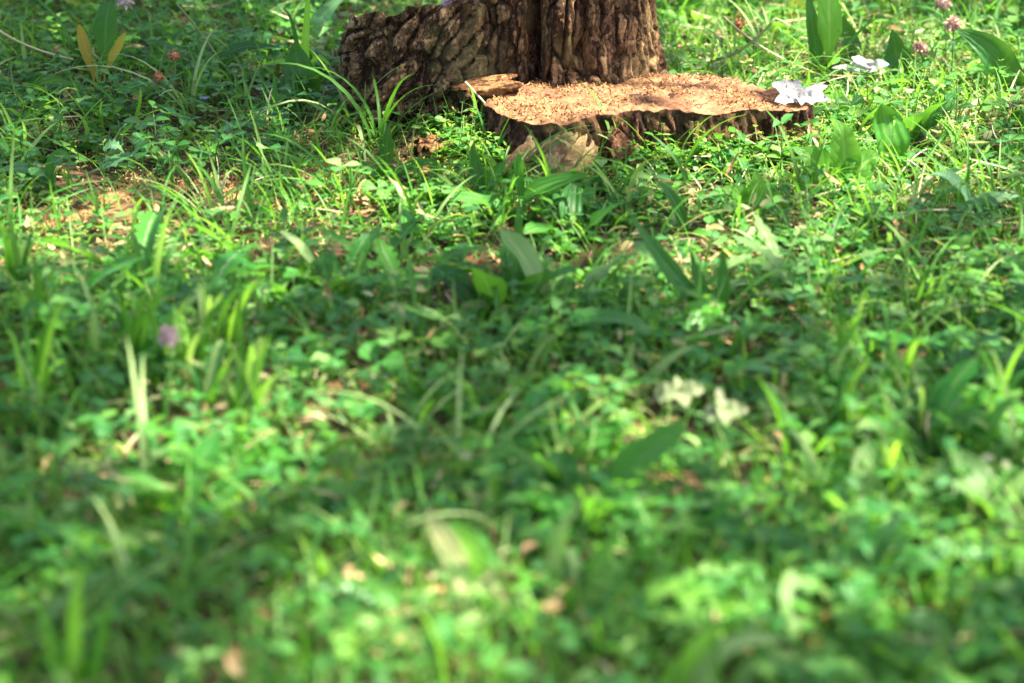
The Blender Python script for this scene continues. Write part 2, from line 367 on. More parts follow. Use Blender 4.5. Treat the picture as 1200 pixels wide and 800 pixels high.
def ribbon(pts, width, prof, seg=8, fold=.2, face=None, twist=0):
    """a leaf along a bezier through 3-D control points; face = direction its upper side looks at"""
    pts = [np.asarray(p, float) for p in pts]; t = np.linspace(0, 1, seg + 1)
    n = len(pts) - 1; P = 0
    for i, p in enumerate(pts): P = P + math.comb(n, i) * ((1 - t) ** (n - i) * t ** i)[:, None] * p
    T = np.gradient(P, axis=0); T /= np.linalg.norm(T, axis=1)[:, None] + 1e-9
    face = np.array([0, -.8, .6]) if face is None else np.asarray(face, float)
    side = np.cross(T, face); side /= np.linalg.norm(side, axis=1)[:, None] + 1e-9
    nor = np.cross(side, T)
    tw = (twist * t)[:, None]
    side, nor = side * np.cos(tw) + nor * np.sin(tw), nor * np.cos(tw) - side * np.sin(tw)
    hw = (width * .5 * prof(t))[:, None]
    q1, q2, q3, q4 = rng.uniform(0, 6.283, 4); fr = rng.uniform(8, 15)
    w1 = (.24 * np.sin(fr * t + q1) + .12 * np.sin(fr * 2.3 * t + q3))[:, None]; w2 = (.24 * np.sin(fr * 1.1 * t + q2) + .12 * np.sin(fr * 2.1 * t + q4))[:, None]
    P = P + nor * (width * .10 * np.sin(6 * t + q3))[:, None]
    V = np.stack([P - side * hw * (1 + .3 * w2) + nor * hw * (fold + w1), P, P + side * hw * (1 + .3 * w1) + nor * hw * (fold + w2)], 1)
    U = np.stack(np.meshgrid([0, .5, 1], t), -1)
    q = []
    for k in range(seg):
        for c in (0, 1):
            i = k * 3 + c; q.append([i, i + 1, i + 4, i + 3])
    return V.reshape(-1, 3), np.array(q), U.reshape(-1, 2)

def tube(pts, radii, sides=6, close=True):
    P = np.asarray(pts, float); n = len(P); r = np.broadcast_to(np.asarray(radii, float), (n,))
    T = np.gradient(P, axis=0); T /= np.linalg.norm(T, axis=1)[:, None] + 1e-9
    ref = np.array([.31, .72, .2]); a = np.cross(T, ref); a /= np.linalg.norm(a, axis=1)[:, None]; b = np.cross(T, a)
    ph = np.arange(sides) / sides * 2 * np.pi
    V = P[:, None] + r[:, None, None] * (np.cos(ph)[None, :, None] * a[:, None] + np.sin(ph)[None, :, None] * b[:, None])
    F = []
    for k in range(n - 1):
        for j in range(sides):
            j2 = (j + 1) % sides; F.append([k * sides + j, k * sides + j2, (k + 1) * sides + j2, (k + 1) * sides + j])
    V = V.reshape(-1, 3)
    if close:
        V = np.concatenate([V, P[:1], P[-1:]]); c0, c1 = len(V) - 2, len(V) - 1
        for j in range(sides):
            j2 = (j + 1) % sides; F.append([c0, j2, j, j]); F.append([c1, (n - 1) * sides + j, (n - 1) * sides + j2, (n - 1) * sides + j2])
    return V, np.array(F)
def bez(pts, seg=10):
    pts = [np.asarray(p, float) for p in pts]; t = np.linspace(0, 1, seg + 1); n = len(pts) - 1; P = 0
    for i, p in enumerate(pts): P = P + math.comb(n, i) * ((1 - t) ** (n - i) * t ** i)[:, None] * p
    return P

# ------------------------------------------------------------------ ground
def ground():
    def axis(lo, hi, c0, c1, step):
        inner = np.arange(c0, c1 + 1e-6, step); g = []
        d = step; x = c1
        while x < hi: d *= 1.35; x += d; g.append(x)
        h = []; d = step; x = c0
        while x > lo: d *= 1.35; x -= d; h.append(x)
        return np.array(h[::-1] + list(inner) + g)
    xs = axis(-150, 150, -1.6, 1.8, .022); ys = axis(-60, 260, .9, 5.2, .022)
    X, Y = np.meshgrid(xs, ys); Z = gz(X, Y)
    V = np.stack([X, Y, Z], -1).reshape(-1, 3); nx = len(xs); ny = len(ys)
    i = (np.arange(ny - 1)[:, None] * nx + np.arange(nx - 1)[None]).ravel()
    F = np.stack([i, i + 1, i + nx + 1, i + nx], -1)
    return tag(MB().add(V, F).build('ground', M['soil']), kind='structure')
ground()

# ------------------------------------------------------------------ the sawn stump
ZC = 0.066
OUT_PX = [(566, 119), (580, 128), (603, 137), (640, 143), (672, 142), (705, 134), (735, 130), (790, 129), (830, 131), (880, 128), (925, 129), (945, 127),
          (952, 119), (944, 110), (910, 104), (884, 97), (858, 90), (820, 87), (780, 86), (735, 84), (690, 86), (630, 93), (588, 106)]
def resample(P, n):
    P = np.asarray(P); Q = np.concatenate([P, P[:1]]); d = np.linalg.norm(np.diff(Q, axis=0), axis=1); s = np.concatenate([[0], np.cumsum(d)])
    u = np.linspace(0, s[-1], n, endpoint=False)
    r = np.stack([np.interp(u, s, Q[:, k]) for k in range(P.shape[1])], -1)
    for _ in range(3): r = .25 * np.roll(r, 1, 0) + .5 * r + .25 * np.roll(r, -1, 0)
    return r
OUTL = resample(np.array([gp(a, b, ZC)[:2] for a, b in OUT_PX]), 420)
OC = OUTL.mean(0)
def in_poly(x, y, P):
    x = np.asarray(x); y = np.asarray(y); r = np.zeros(x.shape, bool); j = len(P) - 1
    for i in range(len(P)):
        a, b = P[i], P[j]
        c = ((a[1] > y) != (b[1] > y)) & (x < (b[0] - a[0]) * (y - a[1]) / (b[1] - a[1] + 1e-12) + a[0]); r ^= c; j = i
    return r
PITS = [(868, 102, .030, .010, .013), (784, 108, .017, .009, .010), (748, 109, .018, .006, .007), (806, 99, .012, .006, .006), (820, 93, .014, .006, .006), (905, 112, .012, .005, .004)]
PITS = [(*gp(a, b, ZC)[:2], rx, ry * 2.2, dz) for a, b, rx, ry, dz in PITS]
def top_z(x, y):
    z = ZC + (fbm(np.stack([x * 22, y * 22, 0 * x], -1), 3, 21) - .5) * .008 + (fbm(np.stack([x * 120, y * 120, 0 * x + 3], -1), 4, 31) - .5) * .0085
    for cx, cy, rx, ry, dz in PITS:
        z = z - dz * np.exp(-(((x - cx) / rx) ** 2 + ((y - cy) / ry) ** 2) * 1.3)
    return z
def stump():
    root = empty('tree_stump', (OC[0], OC[1], 0), 'low tree stump sawn flat, its tan cut face strewn with sawdust', 'tree stump')
    off = np.array([OC[0], OC[1], 0])
    n = len(OUTL); nr = 46
    nrm = np.stack([np.roll(OUTL, -1, 0)[:, 1] - np.roll(OUTL, 1, 0)[:, 1], -(np.roll(OUTL, -1, 0)[:, 0] - np.roll(OUTL, 1, 0)[:, 0])], -1)
    nrm /= np.linalg.norm(nrm, axis=1)[:, None]
    edge = (fbm(np.stack([OUTL[:, 0] * 75, OUTL[:, 1] * 75, 0 * OUTL[:, 0]], -1), 4, 44) - .5) * .012
    rim = OUTL + nrm * edge[:, None]
    rr = np.linspace(1, 0.02, nr)
    XY = OC + (rim - OC)[None] * rr[:, None, None]
    Z = top_z(XY[..., 0], XY[..., 1]); Z[0] -= .002
    V = np.concatenate([XY, Z[..., None]], -1).reshape(-1, 3) - off
    F = [[k * n + j, k * n + (j + 1) % n, (k + 1) * n + (j + 1) % n, (k + 1) * n + j] for k in range(nr - 1) for j in range(n)]
    MB().add(V, F, V[:, :2]).build('cut_face', M['cut'], root)
    # bark wall
    nz = 40; t = np.linspace(0, 1, nz)
    s = np.arange(n) / n * np.linalg.norm(np.diff(np.concatenate([OUTL, OUTL[:1]]), axis=0), axis=1).sum()
    zz = (Z[0][None] + (-.05 - Z[0])[None] * t[:, None])
    sx = np.broadcast_to(s[None], zz.shape)
    q = np.stack([sx * 48 + 1.2 * vnoise(np.stack([sx * 30, zz * 30, 0 * zz], -1), 8), zz * 9, 0 * zz], -1)
    e, cv = voro(q, 12)
    e3, cv3 = voro(np.stack([sx * 130, zz * 38, 0 * zz + 2], -1), 17)
    d = sstep(.015, .12, e) * .0065 * (.6 + .5 * cv) + sstep(0, .12, e3) * .0045 * np.floor(cv3 * 4) / 4 + (fbm(np.stack([sx * 180, zz * 90, 0 * zz + 8], -1), 4, 3) - .5) * .010 - .007
    d = d * np.clip(t[:, None] * 8, .25, 1) + .024 * t[:, None] ** 1.5 * (.4 + 1.2 * vnoise(np.stack([sx * 14, 0 * sx, 0 * sx], -1), 6))
    XYs = rim[None] + nrm[None] * d[..., None]
    V = np.concatenate([XYs, zz[..., None]], -1).reshape(-1, 3) - off
    F = [[k * n + j, (k + 1) * n + j, (k + 1) * n + (j + 1) % n, k * n + (j + 1) % n] for k in range(nz - 1) for j in range(n)]
    MB().add(V, F).build('bark', M['bark_low'], root)
    # decayed linings of the holes in the cut face
    for cx, cy, rx, ry, dz in PITS[:4]:
        m = MB(); na = 20; ks = np.linspace(0, 1, 7)
        ph = np.arange(na) / na * 6.283
        wob = 1 + .25 * np.sin(ph * 3 + cx * 90) + .15 * np.sin(ph * 5 + cy * 50)
        x = cx + rx * .8 * ks[:, None] * wob * np.cos(ph); y = cy + ry * .8 * ks[:, None] * wob * np.sin(ph)
        z = top_z(x, y) + .0012 * (1 - ks[:, None] ** 2) * 1.0 - .0035 * (ks[:, None] > .95)
        z = z + (vnoise(np.stack([x * 300, y * 300, 0 * x], -1), 5) - .5) * .003
        V = np.stack([x, y, z], -1).reshape(-1, 3) - off
        F = [[k * na + j, k * na + (j + 1) % na, (k + 1) * na + (j + 1) % na, (k + 1) * na + j] for k in range(6) for j in range(na)]
        m.add(V, F).build('decayed_hollow', M['rotten'], root)
    # the bare root flaring down at the front left
    def rootpart(pts, rad, name, mat, squash=.75, kk=0, nsd=36):
        P = bez(pts, 26); rd = np.interp(np.linspace(0, 1, 27), np.linspace(0, 1, len(rad)), rad)
        V, F = tube(P, rd, nsd)
        c = P[np.minimum(np.arange(len(V)) // nsd, 26)]
        dv = V - c
        an = np.arange(len(V)) % nsd / nsd * 6.283
        md = 1 + .20 * np.cos(2 * an + .6) + .10 * np.cos(3 * an + 2 + kk) - .42 * np.exp(-((an - 1.3) / .16) ** 2) - .30 * np.exp(-((an - 4.3) / .14) ** 2) - .3 * np.exp(-((an - 5.4) / .12) ** 2) - .25 * np.exp(-((an - 2.7) / .1) ** 2)
        md = md + .34 * (vnoise(np.stack([an * 5, 0 * an, 0 * an + kk], -1), 12) - .5) + .18 * (vnoise(np.stack([an * 14, 0 * an, 0 * an + kk], -1), 13) - .5)
        V = c + dv * (md * (1 + .55 * (fbm(V * np.array([60, 60, 22]) + kk, 5, 55 + kk) - .5)))[:, None]
        return MB().add(V - off, F).build(name, mat, root)
    g = lambda a, b, z: gp(a, b, z)
    X_ = lambda px, y: at_y(px, 160, y)[0]
    rootpart([[X_(672, 2.80), 2.808, .036], [X_(668, 2.79), 2.794, .034], [X_(650, 2.77), 2.776, .012], [X_(612, 2.75), 2.742, -.030]], [.025, .032, .036, .038], 'root', M['root'], .7, 0, 72)
    rootpart([[X_(716, 2.82), 2.826, .022], [X_(716, 2.81), 2.810, .020], [X_(720, 2.8), 2.795, .004], [X_(726, 2.78), 2.775, -.03]], [.020, .024, .022, .02], 'root', M['bark_low'], kk=3)
    rootpart([[.32, 2.875, .02], [.355, 2.865, .012], [.40, 2.85, -.004], [.44, 2.84, -.03]], [.022, .022, .018, .012], 'root', M['bark_low'], kk=5)
    return root
stump()

# ------------------------------------------------------------------ the standing trunk with its side stem, plus limbs and crown added out of view for dappled shade
TX, TY = at_y(650, 60, 3.085)[0], 3.085
SXY = np.array([at_y(493, 80, 3.08)[0], 3.072])
def trunk_radius(ph, z):
    """ph: angle, -pi/2 faces the camera; two fused lobes with a crevice between them"""
    rx, ry = .119, .122
    base = 1 / np.sqrt((np.cos(ph) / rx) ** 2 + (np.sin(ph) / ry) ** 2)
    fl = 1 + (.10 + .17 * np.clip(np.cos(ph), 0, 1) ** 2 + .12 * np.clip(-np.cos(ph), 0, 1) ** 2) * np.exp(-np.clip(z - .04, 0, 9) / .075) + .03 * np.exp(-z / .5)
    fl = fl * (1 - .05 * np.clip(z - .3, 0, 3))
    pc = -math.pi / 2 - .30 + .06 * np.sin(z * 12)
    crev = .042 * np.exp(-((ph - pc) / .085) ** 2) + .014 * np.exp(-((ph - pc) / .28) ** 2)
    crev2 = .016 * np.exp(-((ph + math.pi / 2 - .32 + .05 * np.sin(z * 15)) / .07) ** 2)
    bulge = .018 * np.exp(-((ph + math.pi / 2 + .85) / .35) ** 2) * np.exp(-((z - .12) / .2) ** 2)
    return base * fl - crev - crev2 + bulge
def tree():
    root = empty('tree', (TX, TY, 0), 'thick brown tree trunk with deeply furrowed bark, rising behind the sawn stump', 'tree')
    off = np.array([TX, TY, 0])
    na = 460
    zs = np.concatenate([np.arange(-.06, .34, .0030), np.linspace(.345, 2.7, 60)])
    ph = np.linspace(-math.pi * 1.5, math.pi * .5, na, endpoint=False)
    PH, Z = np.meshgrid(ph, zs)
    r = trunk_radius(PH, Z)
    X = np.cos(PH); Y = np.sin(PH)
    def bark_d(X, Y, Z, rr, lean=0.0, k=0, sc=1.0):
        c = np.stack([X * rr, Y * rr, Z], -1)
        wv = (fbm(c * 22, 3, 60 + k) - .5)
        q = np.stack([c[..., 0] * 52 + lean * Z * 52 + wv * 1.1, c[..., 1] * 52 + wv * 1.1, Z * 9 + wv * .9], -1) * sc
        e, cv = voro(q, 33 + k)
        q2 = np.stack([c[..., 0] * 120 + lean * Z * 120 + wv * 3, c[..., 1] * 120 + wv * 3, Z * 26 + wv * 2], -1) * sc
        e2, cv2 = voro(q2, 71 + k)
        fine = fbm(np.stack([(c[..., 0] + lean * Z) * 230, c[..., 1] * 230, Z * 45], -1), 4, 90 + k) - .5
        pl = sstep(.015, .13, e)
        flake = np.floor(cv2 * 4) / 4
        return pl * .0125 * (.72 + .35 * cv) + pl * sstep(.0, .1, e2) * .0042 * (.2 + flake) + fine * .0060 - .0125
    d = bark_d(X, Y, Z, .12)
    rr = r + d
    lean = np.stack([-.02 * np.clip(Z, 0, 9) + .03 * np.clip(Z - .5, 0, 9) ** 1.2, .04 * np.clip(Z - .3, 0, 9)], -1)
    V = np.stack([rr * X + lean[..., 0], rr * Y + lean[..., 1], Z], -1).reshape(-1, 3)
    nz = len(zs)
    k = np.arange(nz - 1)[:, None] * na; j = np.arange(na)[None]; j2 = (j + 1) % na
    F = np.stack([k + j, k + j2, k + na + j2, k + na + j], -1).reshape(-1, 4)
    MB().add(V, F).build('trunk', M['bark'], root)
    # side stem: a chopped lump of the same tree, left of the trunk
    na2, nz2 = 380, 70
    ph = np.linspace(-math.pi, math.pi, na2, endpoint=False); t = np.linspace(0, 1, nz2)
    PH, T = np.meshgrid(ph, t)
    sx, sy = .129, .088
    base = (np.abs(np.cos(PH) / sx) ** 4.2 + np.abs(np.sin(PH) / sy) ** 3.2) ** (-1 / 3.7)
    x0 = np.cos(PH) * base; y0 = np.sin(PH) * base
    ztop = .136 + .14 * x0 - .55 * (y0 + .07) + (fbm(np.stack([x0 * 28, y0 * 28, 0 * x0], -1), 4, 9) - .5) * .024 + (vnoise(np.stack([x0 * 110, y0 * 60, 0 * x0], -1), 19) - .5) * .009
    Z = -.05 + (ztop + .05) * T
    dd = bark_d(np.cos(PH), np.sin(PH), Z, .085, lean=-.55, k=200, sc=.9)
    dd = dd * np.clip((1 - T) * 20, .5, 1)
    r2 = base * (1 + .03 * np.exp(-np.clip(Z, 0, 1) / .05)) + dd * 1.1
    V = np.stack([np.cos(PH) * r2, np.sin(PH) * r2, Z], -1)
    so_ = np.array([SXY[0] - TX, SXY[1] - TY, 0])
    k = np.arange(nz2 - 1)[:, None] * na2; j = np.arange(na2)[None]; j2 = (j + 1) % na2
    F = np.stack([k + j, k + j2, k + na2 + j2, k + na2 + j], -1).reshape(-1, 4)
    st = MB().add(V.reshape(-1, 3) + so_, F).build('side_stem', M['bark2'], root)
    st['label'] = 'short chopped side stem left of the trunk, with slanting bark grooves'
    rim = V[-1]; c = rim.mean(0); ks = np.linspace(1, .02, 14)
    W = c + (rim - c)[None] * ks[:, None, None]; W[..., 2] += (vnoise(W * 90, 4) - .5) * .006; W[0, :, 2] -= .001
    k = np.arange(13)[:, None] * na2
    F = np.stack([k + j, k + j2, k + na2 + j2, k + na2 + j], -1).reshape(-1, 4)
    MB().add(W.reshape(-1, 3) + so_, F).build('chopped_top', M['chip'], st)
    # unseen limbs carrying the added crown
    top = np.array([-.02 * 2.6 + .03 * 2.1 ** 1.2, .04 * 2.3, 2.6]); crown_c = np.array([1.15, .75, 3.3])
    ends = []
    for i in range(10):
        a = i * 2.4; e = np.array([1.75 + 2.0 * math.cos(a) * (.5 + .5 * (i % 3) / 2), -.35 + 2.2 * math.sin(a) * (.5 + .5 * ((i + 1) % 3) / 2), 3.1 + .5 * math.sin(i * 1.7)])
        st_ = top + np.array([0, 0, -.35 + .04 * i]); mid = (st_ + e) / 2 + np.array([0, 0, .35])
        P = bez([st_, st_ + [0, 0, .3], mid, e], 14); V, F = tube(P, np.linspace(.036, .006, 15), 9)
        MB().add(V, F).build('limb', M['bark'], root); ends.append(P)
        for b in range(4):
            q = P[5 + 2 * b]; e2 = q + np.array([math.cos(a + b * 2.2), math.sin(a + b * 2.2), .25]) * .7
            V, F = tube(bez([q, (q + e2) / 2 + [0, 0, .12], e2], 6), np.linspace(.008, .003, 7), 6)
            MB().add(V, F).build('branch', M['bark'], root)
    return root, off
TREE, TOFF = tree()

# gaps cut into the added crown to place the sun patches, as seen in the photograph (pixel blobs on the ground: x, y, rx, ry, how open)
BLOBS = [(980, 150, 230, 75, .97), (1120, 90, 160, 70, .9), (830, 260, 110, 50, .75), (1000, 250, 120, 45, .7), (960, 345, 120, 35, .5), (825, 475, 120, 55, 1.),
         (300, 462, 150, 60, 1.), (255, 520, 140, 50, .9), (420, 420, 80, 30, .5), (150, 250, 190, 42, 1.), (390, 105, 30, 40, .95), (350, 40, 40, 50, .8),
         (440, 222, 100, 40, .9), (1000, 30, 260, 60, .9), (520, 580, 160, 40, .5), (520, 690, 150, 120, 1.), (400, 690, 90, 45, .9), (170, 700, 160, 90, .45), (900, 720, 200, 70, .35),
         (1120, 560, 100, 60, .5), (300, 330, 140, 35, .5), (1180, 470, 50, 30, .7), (620, 420, 160, 30, .25), (130, 130, 160, 40, .3), (60, 560, 60, 30, .5), (1030, 440, 120, 30, .45)]
def openness(x, y):
    px, py = to_px(np.stack([x, y, 0 * x + .045], -1))
    o = .08 + .18 * sstep(500, 600, py)
    for cx, cy, rx, ry, a in BLOBS:
        o = np.maximum(o, a * np.exp(-(np.sqrt(((px - cx) / rx) ** 2 + ((py - cy) / ry) ** 2) ** 4)))
    dsk = in_poly(x + SD[0] / SD[2] * .066, y + SD[1] / SD[2] * .066, OC + (OUTL - OC) * 1.12)
    return np.maximum(o, np.where(dsk, .95, 0))
def crown():  # unseen crown, added and thinned to shape the dappled sunlight
    n = 17500
    # leaves in sprays through a flattened dome
    nc = 900
    a = rng.uniform(0, 6.283, nc); r = np.sqrt(rng.uniform(0, 1, nc)) * 2.75
    c = np.stack([TX + 1.8 + r * np.cos(a), TY - .35 + r * np.sin(a) * 1.05, 2.75 + 1.2 * (1 - (r / 2.75) ** 2) * rng.uniform(0, 1, nc) + rng.uniform(-.25, .45, nc)], -1)
    k = rng.integers(0, nc, n)
    P = c[k] + rng.normal(0, .16, (n, 3)) * np.array([1, 1, .55])
    az, el, L = rng.uniform(0, 6.283, n), rng.uniform(-.7, .6, n), rng.uniform(.07, .12, n)
    D = np.stack([np.cos(el) * np.cos(az), np.cos(el) * np.sin(az), np.sin(el)], -1) * L[:, None]
    op = np.zeros(n)
    for f in (0., .5, 1.):                                          # no part of a leaf hangs into a gap of the crown
        Q = P + D * f; tt = (Q[:, 2] - .045) / SD[2]; gx = Q[:, 0] - SD[0] * tt; gy = Q[:, 1] - SD[1] * tt
        op = np.maximum(op, openness(gx, gy))
        if f == .5: qx, qy = to_px(np.stack([gx, gy, 0 * gx], -1))
    keep = rng.uniform(0, 1, n) > np.where(op > .5, 1 - (1 - op) * .6, op)
    keep &= (qx > -350) & (qx < 1550) & (qy > -110) & (qy < 1100)
    P, az, el, L = P[keep], az[keep], el[keep], L[keep]; n = len(P)
    V, F, U, _, _ = strips(P - TOFF, az, el, L, rng.uniform(.045, .075, n), rng.uniform(0, .8, n), p_ovate, 4, .2)
    return MB().add(V, F, U).build('crown', M['canopy'], TREE)
crown()

# ------------------------------------------------------------------ ground cover
PHD = np.array([TX, TY])
def blocked(x, y, pad=.01):
    b = in_poly(x, y, OC + (OUTL - OC) * (1 + pad * 3.5))
    b |= np.hypot((x - TX) / (.128 + pad), (y - TY) / (.135 + pad)) < 1
    b |= np.hypot((x - SXY[0]) / (.088 + pad), (y - SXY[1]) / (.085 + pad)) < 1
    return b
SAW = [(530, 236, 120, 26, .65), (150, 238, 160, 28, 1.0), (60, 245, 60, 22, .9), (240, 222, 60, 20, .8), (430, 222, 85, 30, .85), (520, 192, 70, 22, .9), (330, 300, 60, 20, .25), (390, 165, 40, 12, .5), (300, 475, 110, 35, .35),
       (840, 300, 70, 20, .4), (700, 205, 60, 12, .4), (430, 400, 60, 14, .35), (150, 165, 70, 20, .3)]
def sawraw(x, y):
    px, py = to_px(np.stack([x, y, 0 * x], -1)); o = np.zeros(px.shape)
    for cx, cy, rx, ry, a in SAW:
        o = np.maximum(o, a * np.exp(-(((px - cx) / rx) ** 2 + ((py - cy) / ry) ** 2) ** 1.5))
    return o
def sawness(x, y):
    return sawraw(x, y) * (.35 + .65 * sstep(.30, .44, fbm(np.stack([x * 11, y * 8, 0 * x + 7], -1), 3, 18)))
def scatter(n, dens=None, y0=1.05, y1=4.9, pad=.01, spread=.28, side=.35, clump=0, k=0):
    y = rng.uniform(y0, y1, n * 3); x = rng.uniform(-1, 1, n * 3) * (spread * y1 + side)
    ok = (np.abs(x) < spread * y + side) & ~blocked(x, y, pad)
    x, y = x[ok], y[ok]
    p = np.ones(len(x))
    if clump: p = np.clip((fbm(np.stack([x * clump, y * clump, 0 * x + k], -1), 3, k + 70) - .36) * 3.6, .16, 1)
    if dens is not None: p = p * dens(x, y)
    ok = rng.uniform(0, 1, len(x)) < p
    x, y = x[ok][:n], y[ok][:n]
    return np.stack([x, y, gz(x, y) - .002], -1)
U = lambda a, b, n: rng.uniform(a, b, n)
bare = lambda x, y: 1 - .35 * sawraw(x, y) - .42 * sawness(x, y)
def bare_long(x, y):
    px, py = to_px(np.stack([x, y, 0 * x], -1))
    return (1 - .85 * np.exp(-(((px - 655) / 60) ** 2 + ((py - 200) / 22) ** 2) ** 2)) * (1 - .90 * np.maximum.reduce([sawraw(x, y + d) for d in (0., .08, .16, .24)])) * (1 - .75 * np.maximum(patch0(x, y), patch0(x, y + .08)))
def patch0(x, y):
    px, py = to_px(np.stack([x, y, 0 * x], -1))
    return np.maximum(np.exp(-(((px - 300) / 150) ** 2 + ((py - 470) / 60) ** 2) ** 2), np.exp(-(((px - 825) / 110) ** 2 + ((py - 480) / 55) ** 2) ** 2))

def grass():
    m = MB()
    P = scatter(12500, bare_long, clump=4.5, k=1); n = len(P)
    m.add(*strips(P, U(0, 6.283, n), U(.7, 1.5, n), U(.03, .10, n), U(.0020, .0048, n), U(.2, 1.5, n), p_grass, 5, .35, U(-.5, .5, n), U(-.6, .6, n))[:3])
    P = scatter(4600, bare_long, clump=3, k=2); n = len(P)
    m.add(*strips(P, U(0, 6.283, n), U(.6, 1.45, n), U(.06, .135, n), U(.0030, .0066, n), U(.5, 2.0, n), p_grass, 7, .3, U(-.6, .6, n), U(-.6, .6, n))[:3])
    P = scatter(5500, bare_long, y0=1.3, y1=2.7, clump=5, k=3); n = len(P)
    m.add(*strips(P, U(0, 6.283, n), U(.8, 1.5, n), U(.025, .075, n), U(.0018, .0042, n), U(.2, 1.3, n), p_grass, 5, .35, U(-.5, .5, n), U(-.6, .6, n))[:3])
    # thinner, coarser grass further out
    y = U(4.9, 16, 5000); x = U(-1, 1, 5000) * (y * .6 + .5); P = np.stack([x, y, gz(x, y)], -1)
    m.add(*strips(P, U(0, 6.283, 5000), U(.7, 1.4, 5000), U(.08, .22, 5000), U(.006, .014, 5000), U(.3, 1.5, 5000), p_grass, 4, .3)[:3])
    y = U(-.5, 5.2, 4000); x = np.sign(U(-1, 1, 4000)) * (y.clip(0, 9) * .28 + .35 + U(0, 1.2, 4000)); P = np.stack([x, y, gz(x, y)], -1)
    m.add(*strips(P, U(0, 6.283, 4000), U(.7, 1.4, 4000), U(.04, .14, 4000), U(.004, .009, 4000), U(.3, 1.5, 4000), p_grass, 4, .3)[:3])
    tag(m.build('grass', M['grass']), 'short green grass covering the ground all around the stump', 'grass', kind='stuff')
grass()

def clover_into(m, P, hmin=.02, hmax=.06, lmin=.010, lmax=.019):
    n = len(P); az = U(0, 6.283, n); L = U(hmin, hmax, n)
    V, F, UV, C, T = strips(P, az, U(.8, 1.5, n), L, .0016, U(.0, .8, n), p_stem, 3, .2); m.add(V, F, UV)
    tip = C[:, -1]; a0 = U(0, 6.283, n); s = U(lmin, lmax, n); ti = U(-.35, .35, n); td = U(0, 6.283, n)
    for j in range(3):
        a = a0 + j * 2.094 + U(-.15, .15, n)
        m.add(*strips(tip, a, .15 + ti * np.cos(a - td) * 1.2, s, s * U(.75, .95, n), U(.0, .7, n), p_obov, 4, U(.05, .4, n), ti * np.sin(a - td))[:3])
def clover_cover():
    m = MB(); clover_into(m, scatter(4600, bare, clump=3.2, k=5))
    P = scatter(900, lambda x, y: (y < 2.4) * 1., y0=1.05, y1=2.4, clump=3, k=6); clover_into(m, P, .02, .055, .012, .022)
    tag(m.build('clover_cover', M['clover']), 'mat of small three-leaved clover between the grass', 'clover', kind='stuff')
clover_cover()

def weed_into(m, ms, P, hmin, hmax, lmin, lmax, nodes, prof=p_ovate, wr=.5, seg=4):
    n = len(P); az = U(0, 6.283, n); L = U(hmin, hmax, n); e0 = U(.5, 1.5, n); bd = U(-.2, .9, n)
    V, F, UV, C, T = strips(P, az, e0, L, .0016, bd, p_stem, nodes, .2); ms.add(V, F, UV)
    for k in range(1, nodes + 1):
        for s in (0, 1):
            a = az + k * 1.57 + s * 3.1416 + U(-.4, .4, n); l = U(lmin, lmax, n) * (1.15 - .45 * k / nodes)
            m.add(*strips(C[:, k], a, U(-.1, .7, n), l, l * wr * U(.8, 1.2, n), U(0, 1.0, n), prof, seg, U(.05, .4, n), U(-.4, .4, n))[:3])
def weeds():
    m, ms = MB(), MB()
    weed_into(m, ms, scatter(3000, bare, clump=3.5, k=9), .02, .085, .011, .030, 4)
    weed_into(m, ms, scatter(7500, bare, pad=0), .006, .022, .006, .014, 2)
    def low_front(x, y):
        px, py = to_px(np.stack([x, y, 0 * x], -1)); return np.exp(-(((px - 600) / 190) ** 2 + ((py - 245) / 40) ** 2) ** 2)
    weed_into(m, ms, scatter(1600, low_front, y0=2.2, y1=2.9), .012, .04, .010, .024, 4)
    m2 = MB()
    right = lambda x, y: .25 + .75 * sstep(.15, .5, x - .05) * sstep(2.2, 2.6, y)
    weed_into(m2, ms, scatter(5200, right, y0=1.6, y1=3.9, clump=4, k=12), .02, .08, .005, .011, 6, p_lance, .34, 3)
    k_ = rng.integers(0, len(OUTL), 1500); q_ = OC + (OUTL[k_] - OC) * U(1.06, 1.26, 1500)[:, None] + rng.normal(0, .012, (1500, 2))
    px_, py_ = to_px(np.stack([q_[:, 0], q_[:, 1], 0 * q_[:, 0]], -1)); ok = (q_[:, 1] < 2.9) & ((px_ < 585) | (px_ > 735)) & ~blocked(q_[:, 0], q_[:, 1], 0); q_ = q_[ok]
    P = np.stack([q_[:, 0], q_[:, 1], gz(q_[:, 0], q_[:, 1])], -1); h_ = len(P) // 2
    weed_into(m2, ms, P[:h_], .02, .055, .006, .014, 6, p_lance, .4, 3); weed_into(m, ms, P[h_:h_ + h_ // 2], .02, .055, .010, .024, 4)
    tag(m2.build('fine_weeds', M['fine']), 'fine yellow-green weeds with tiny narrow leaves right of the stump', 'weeds', kind='stuff')
    tag(m.build('small_weeds', M['weed']), 'low leafy weeds filling the gaps in the grass', 'weeds', kind='stuff')
    tag(ms.build('weed_stems', M['stem']), 'thin green stalks standing among the low weeds', 'stalks', kind='stuff')
weeds()

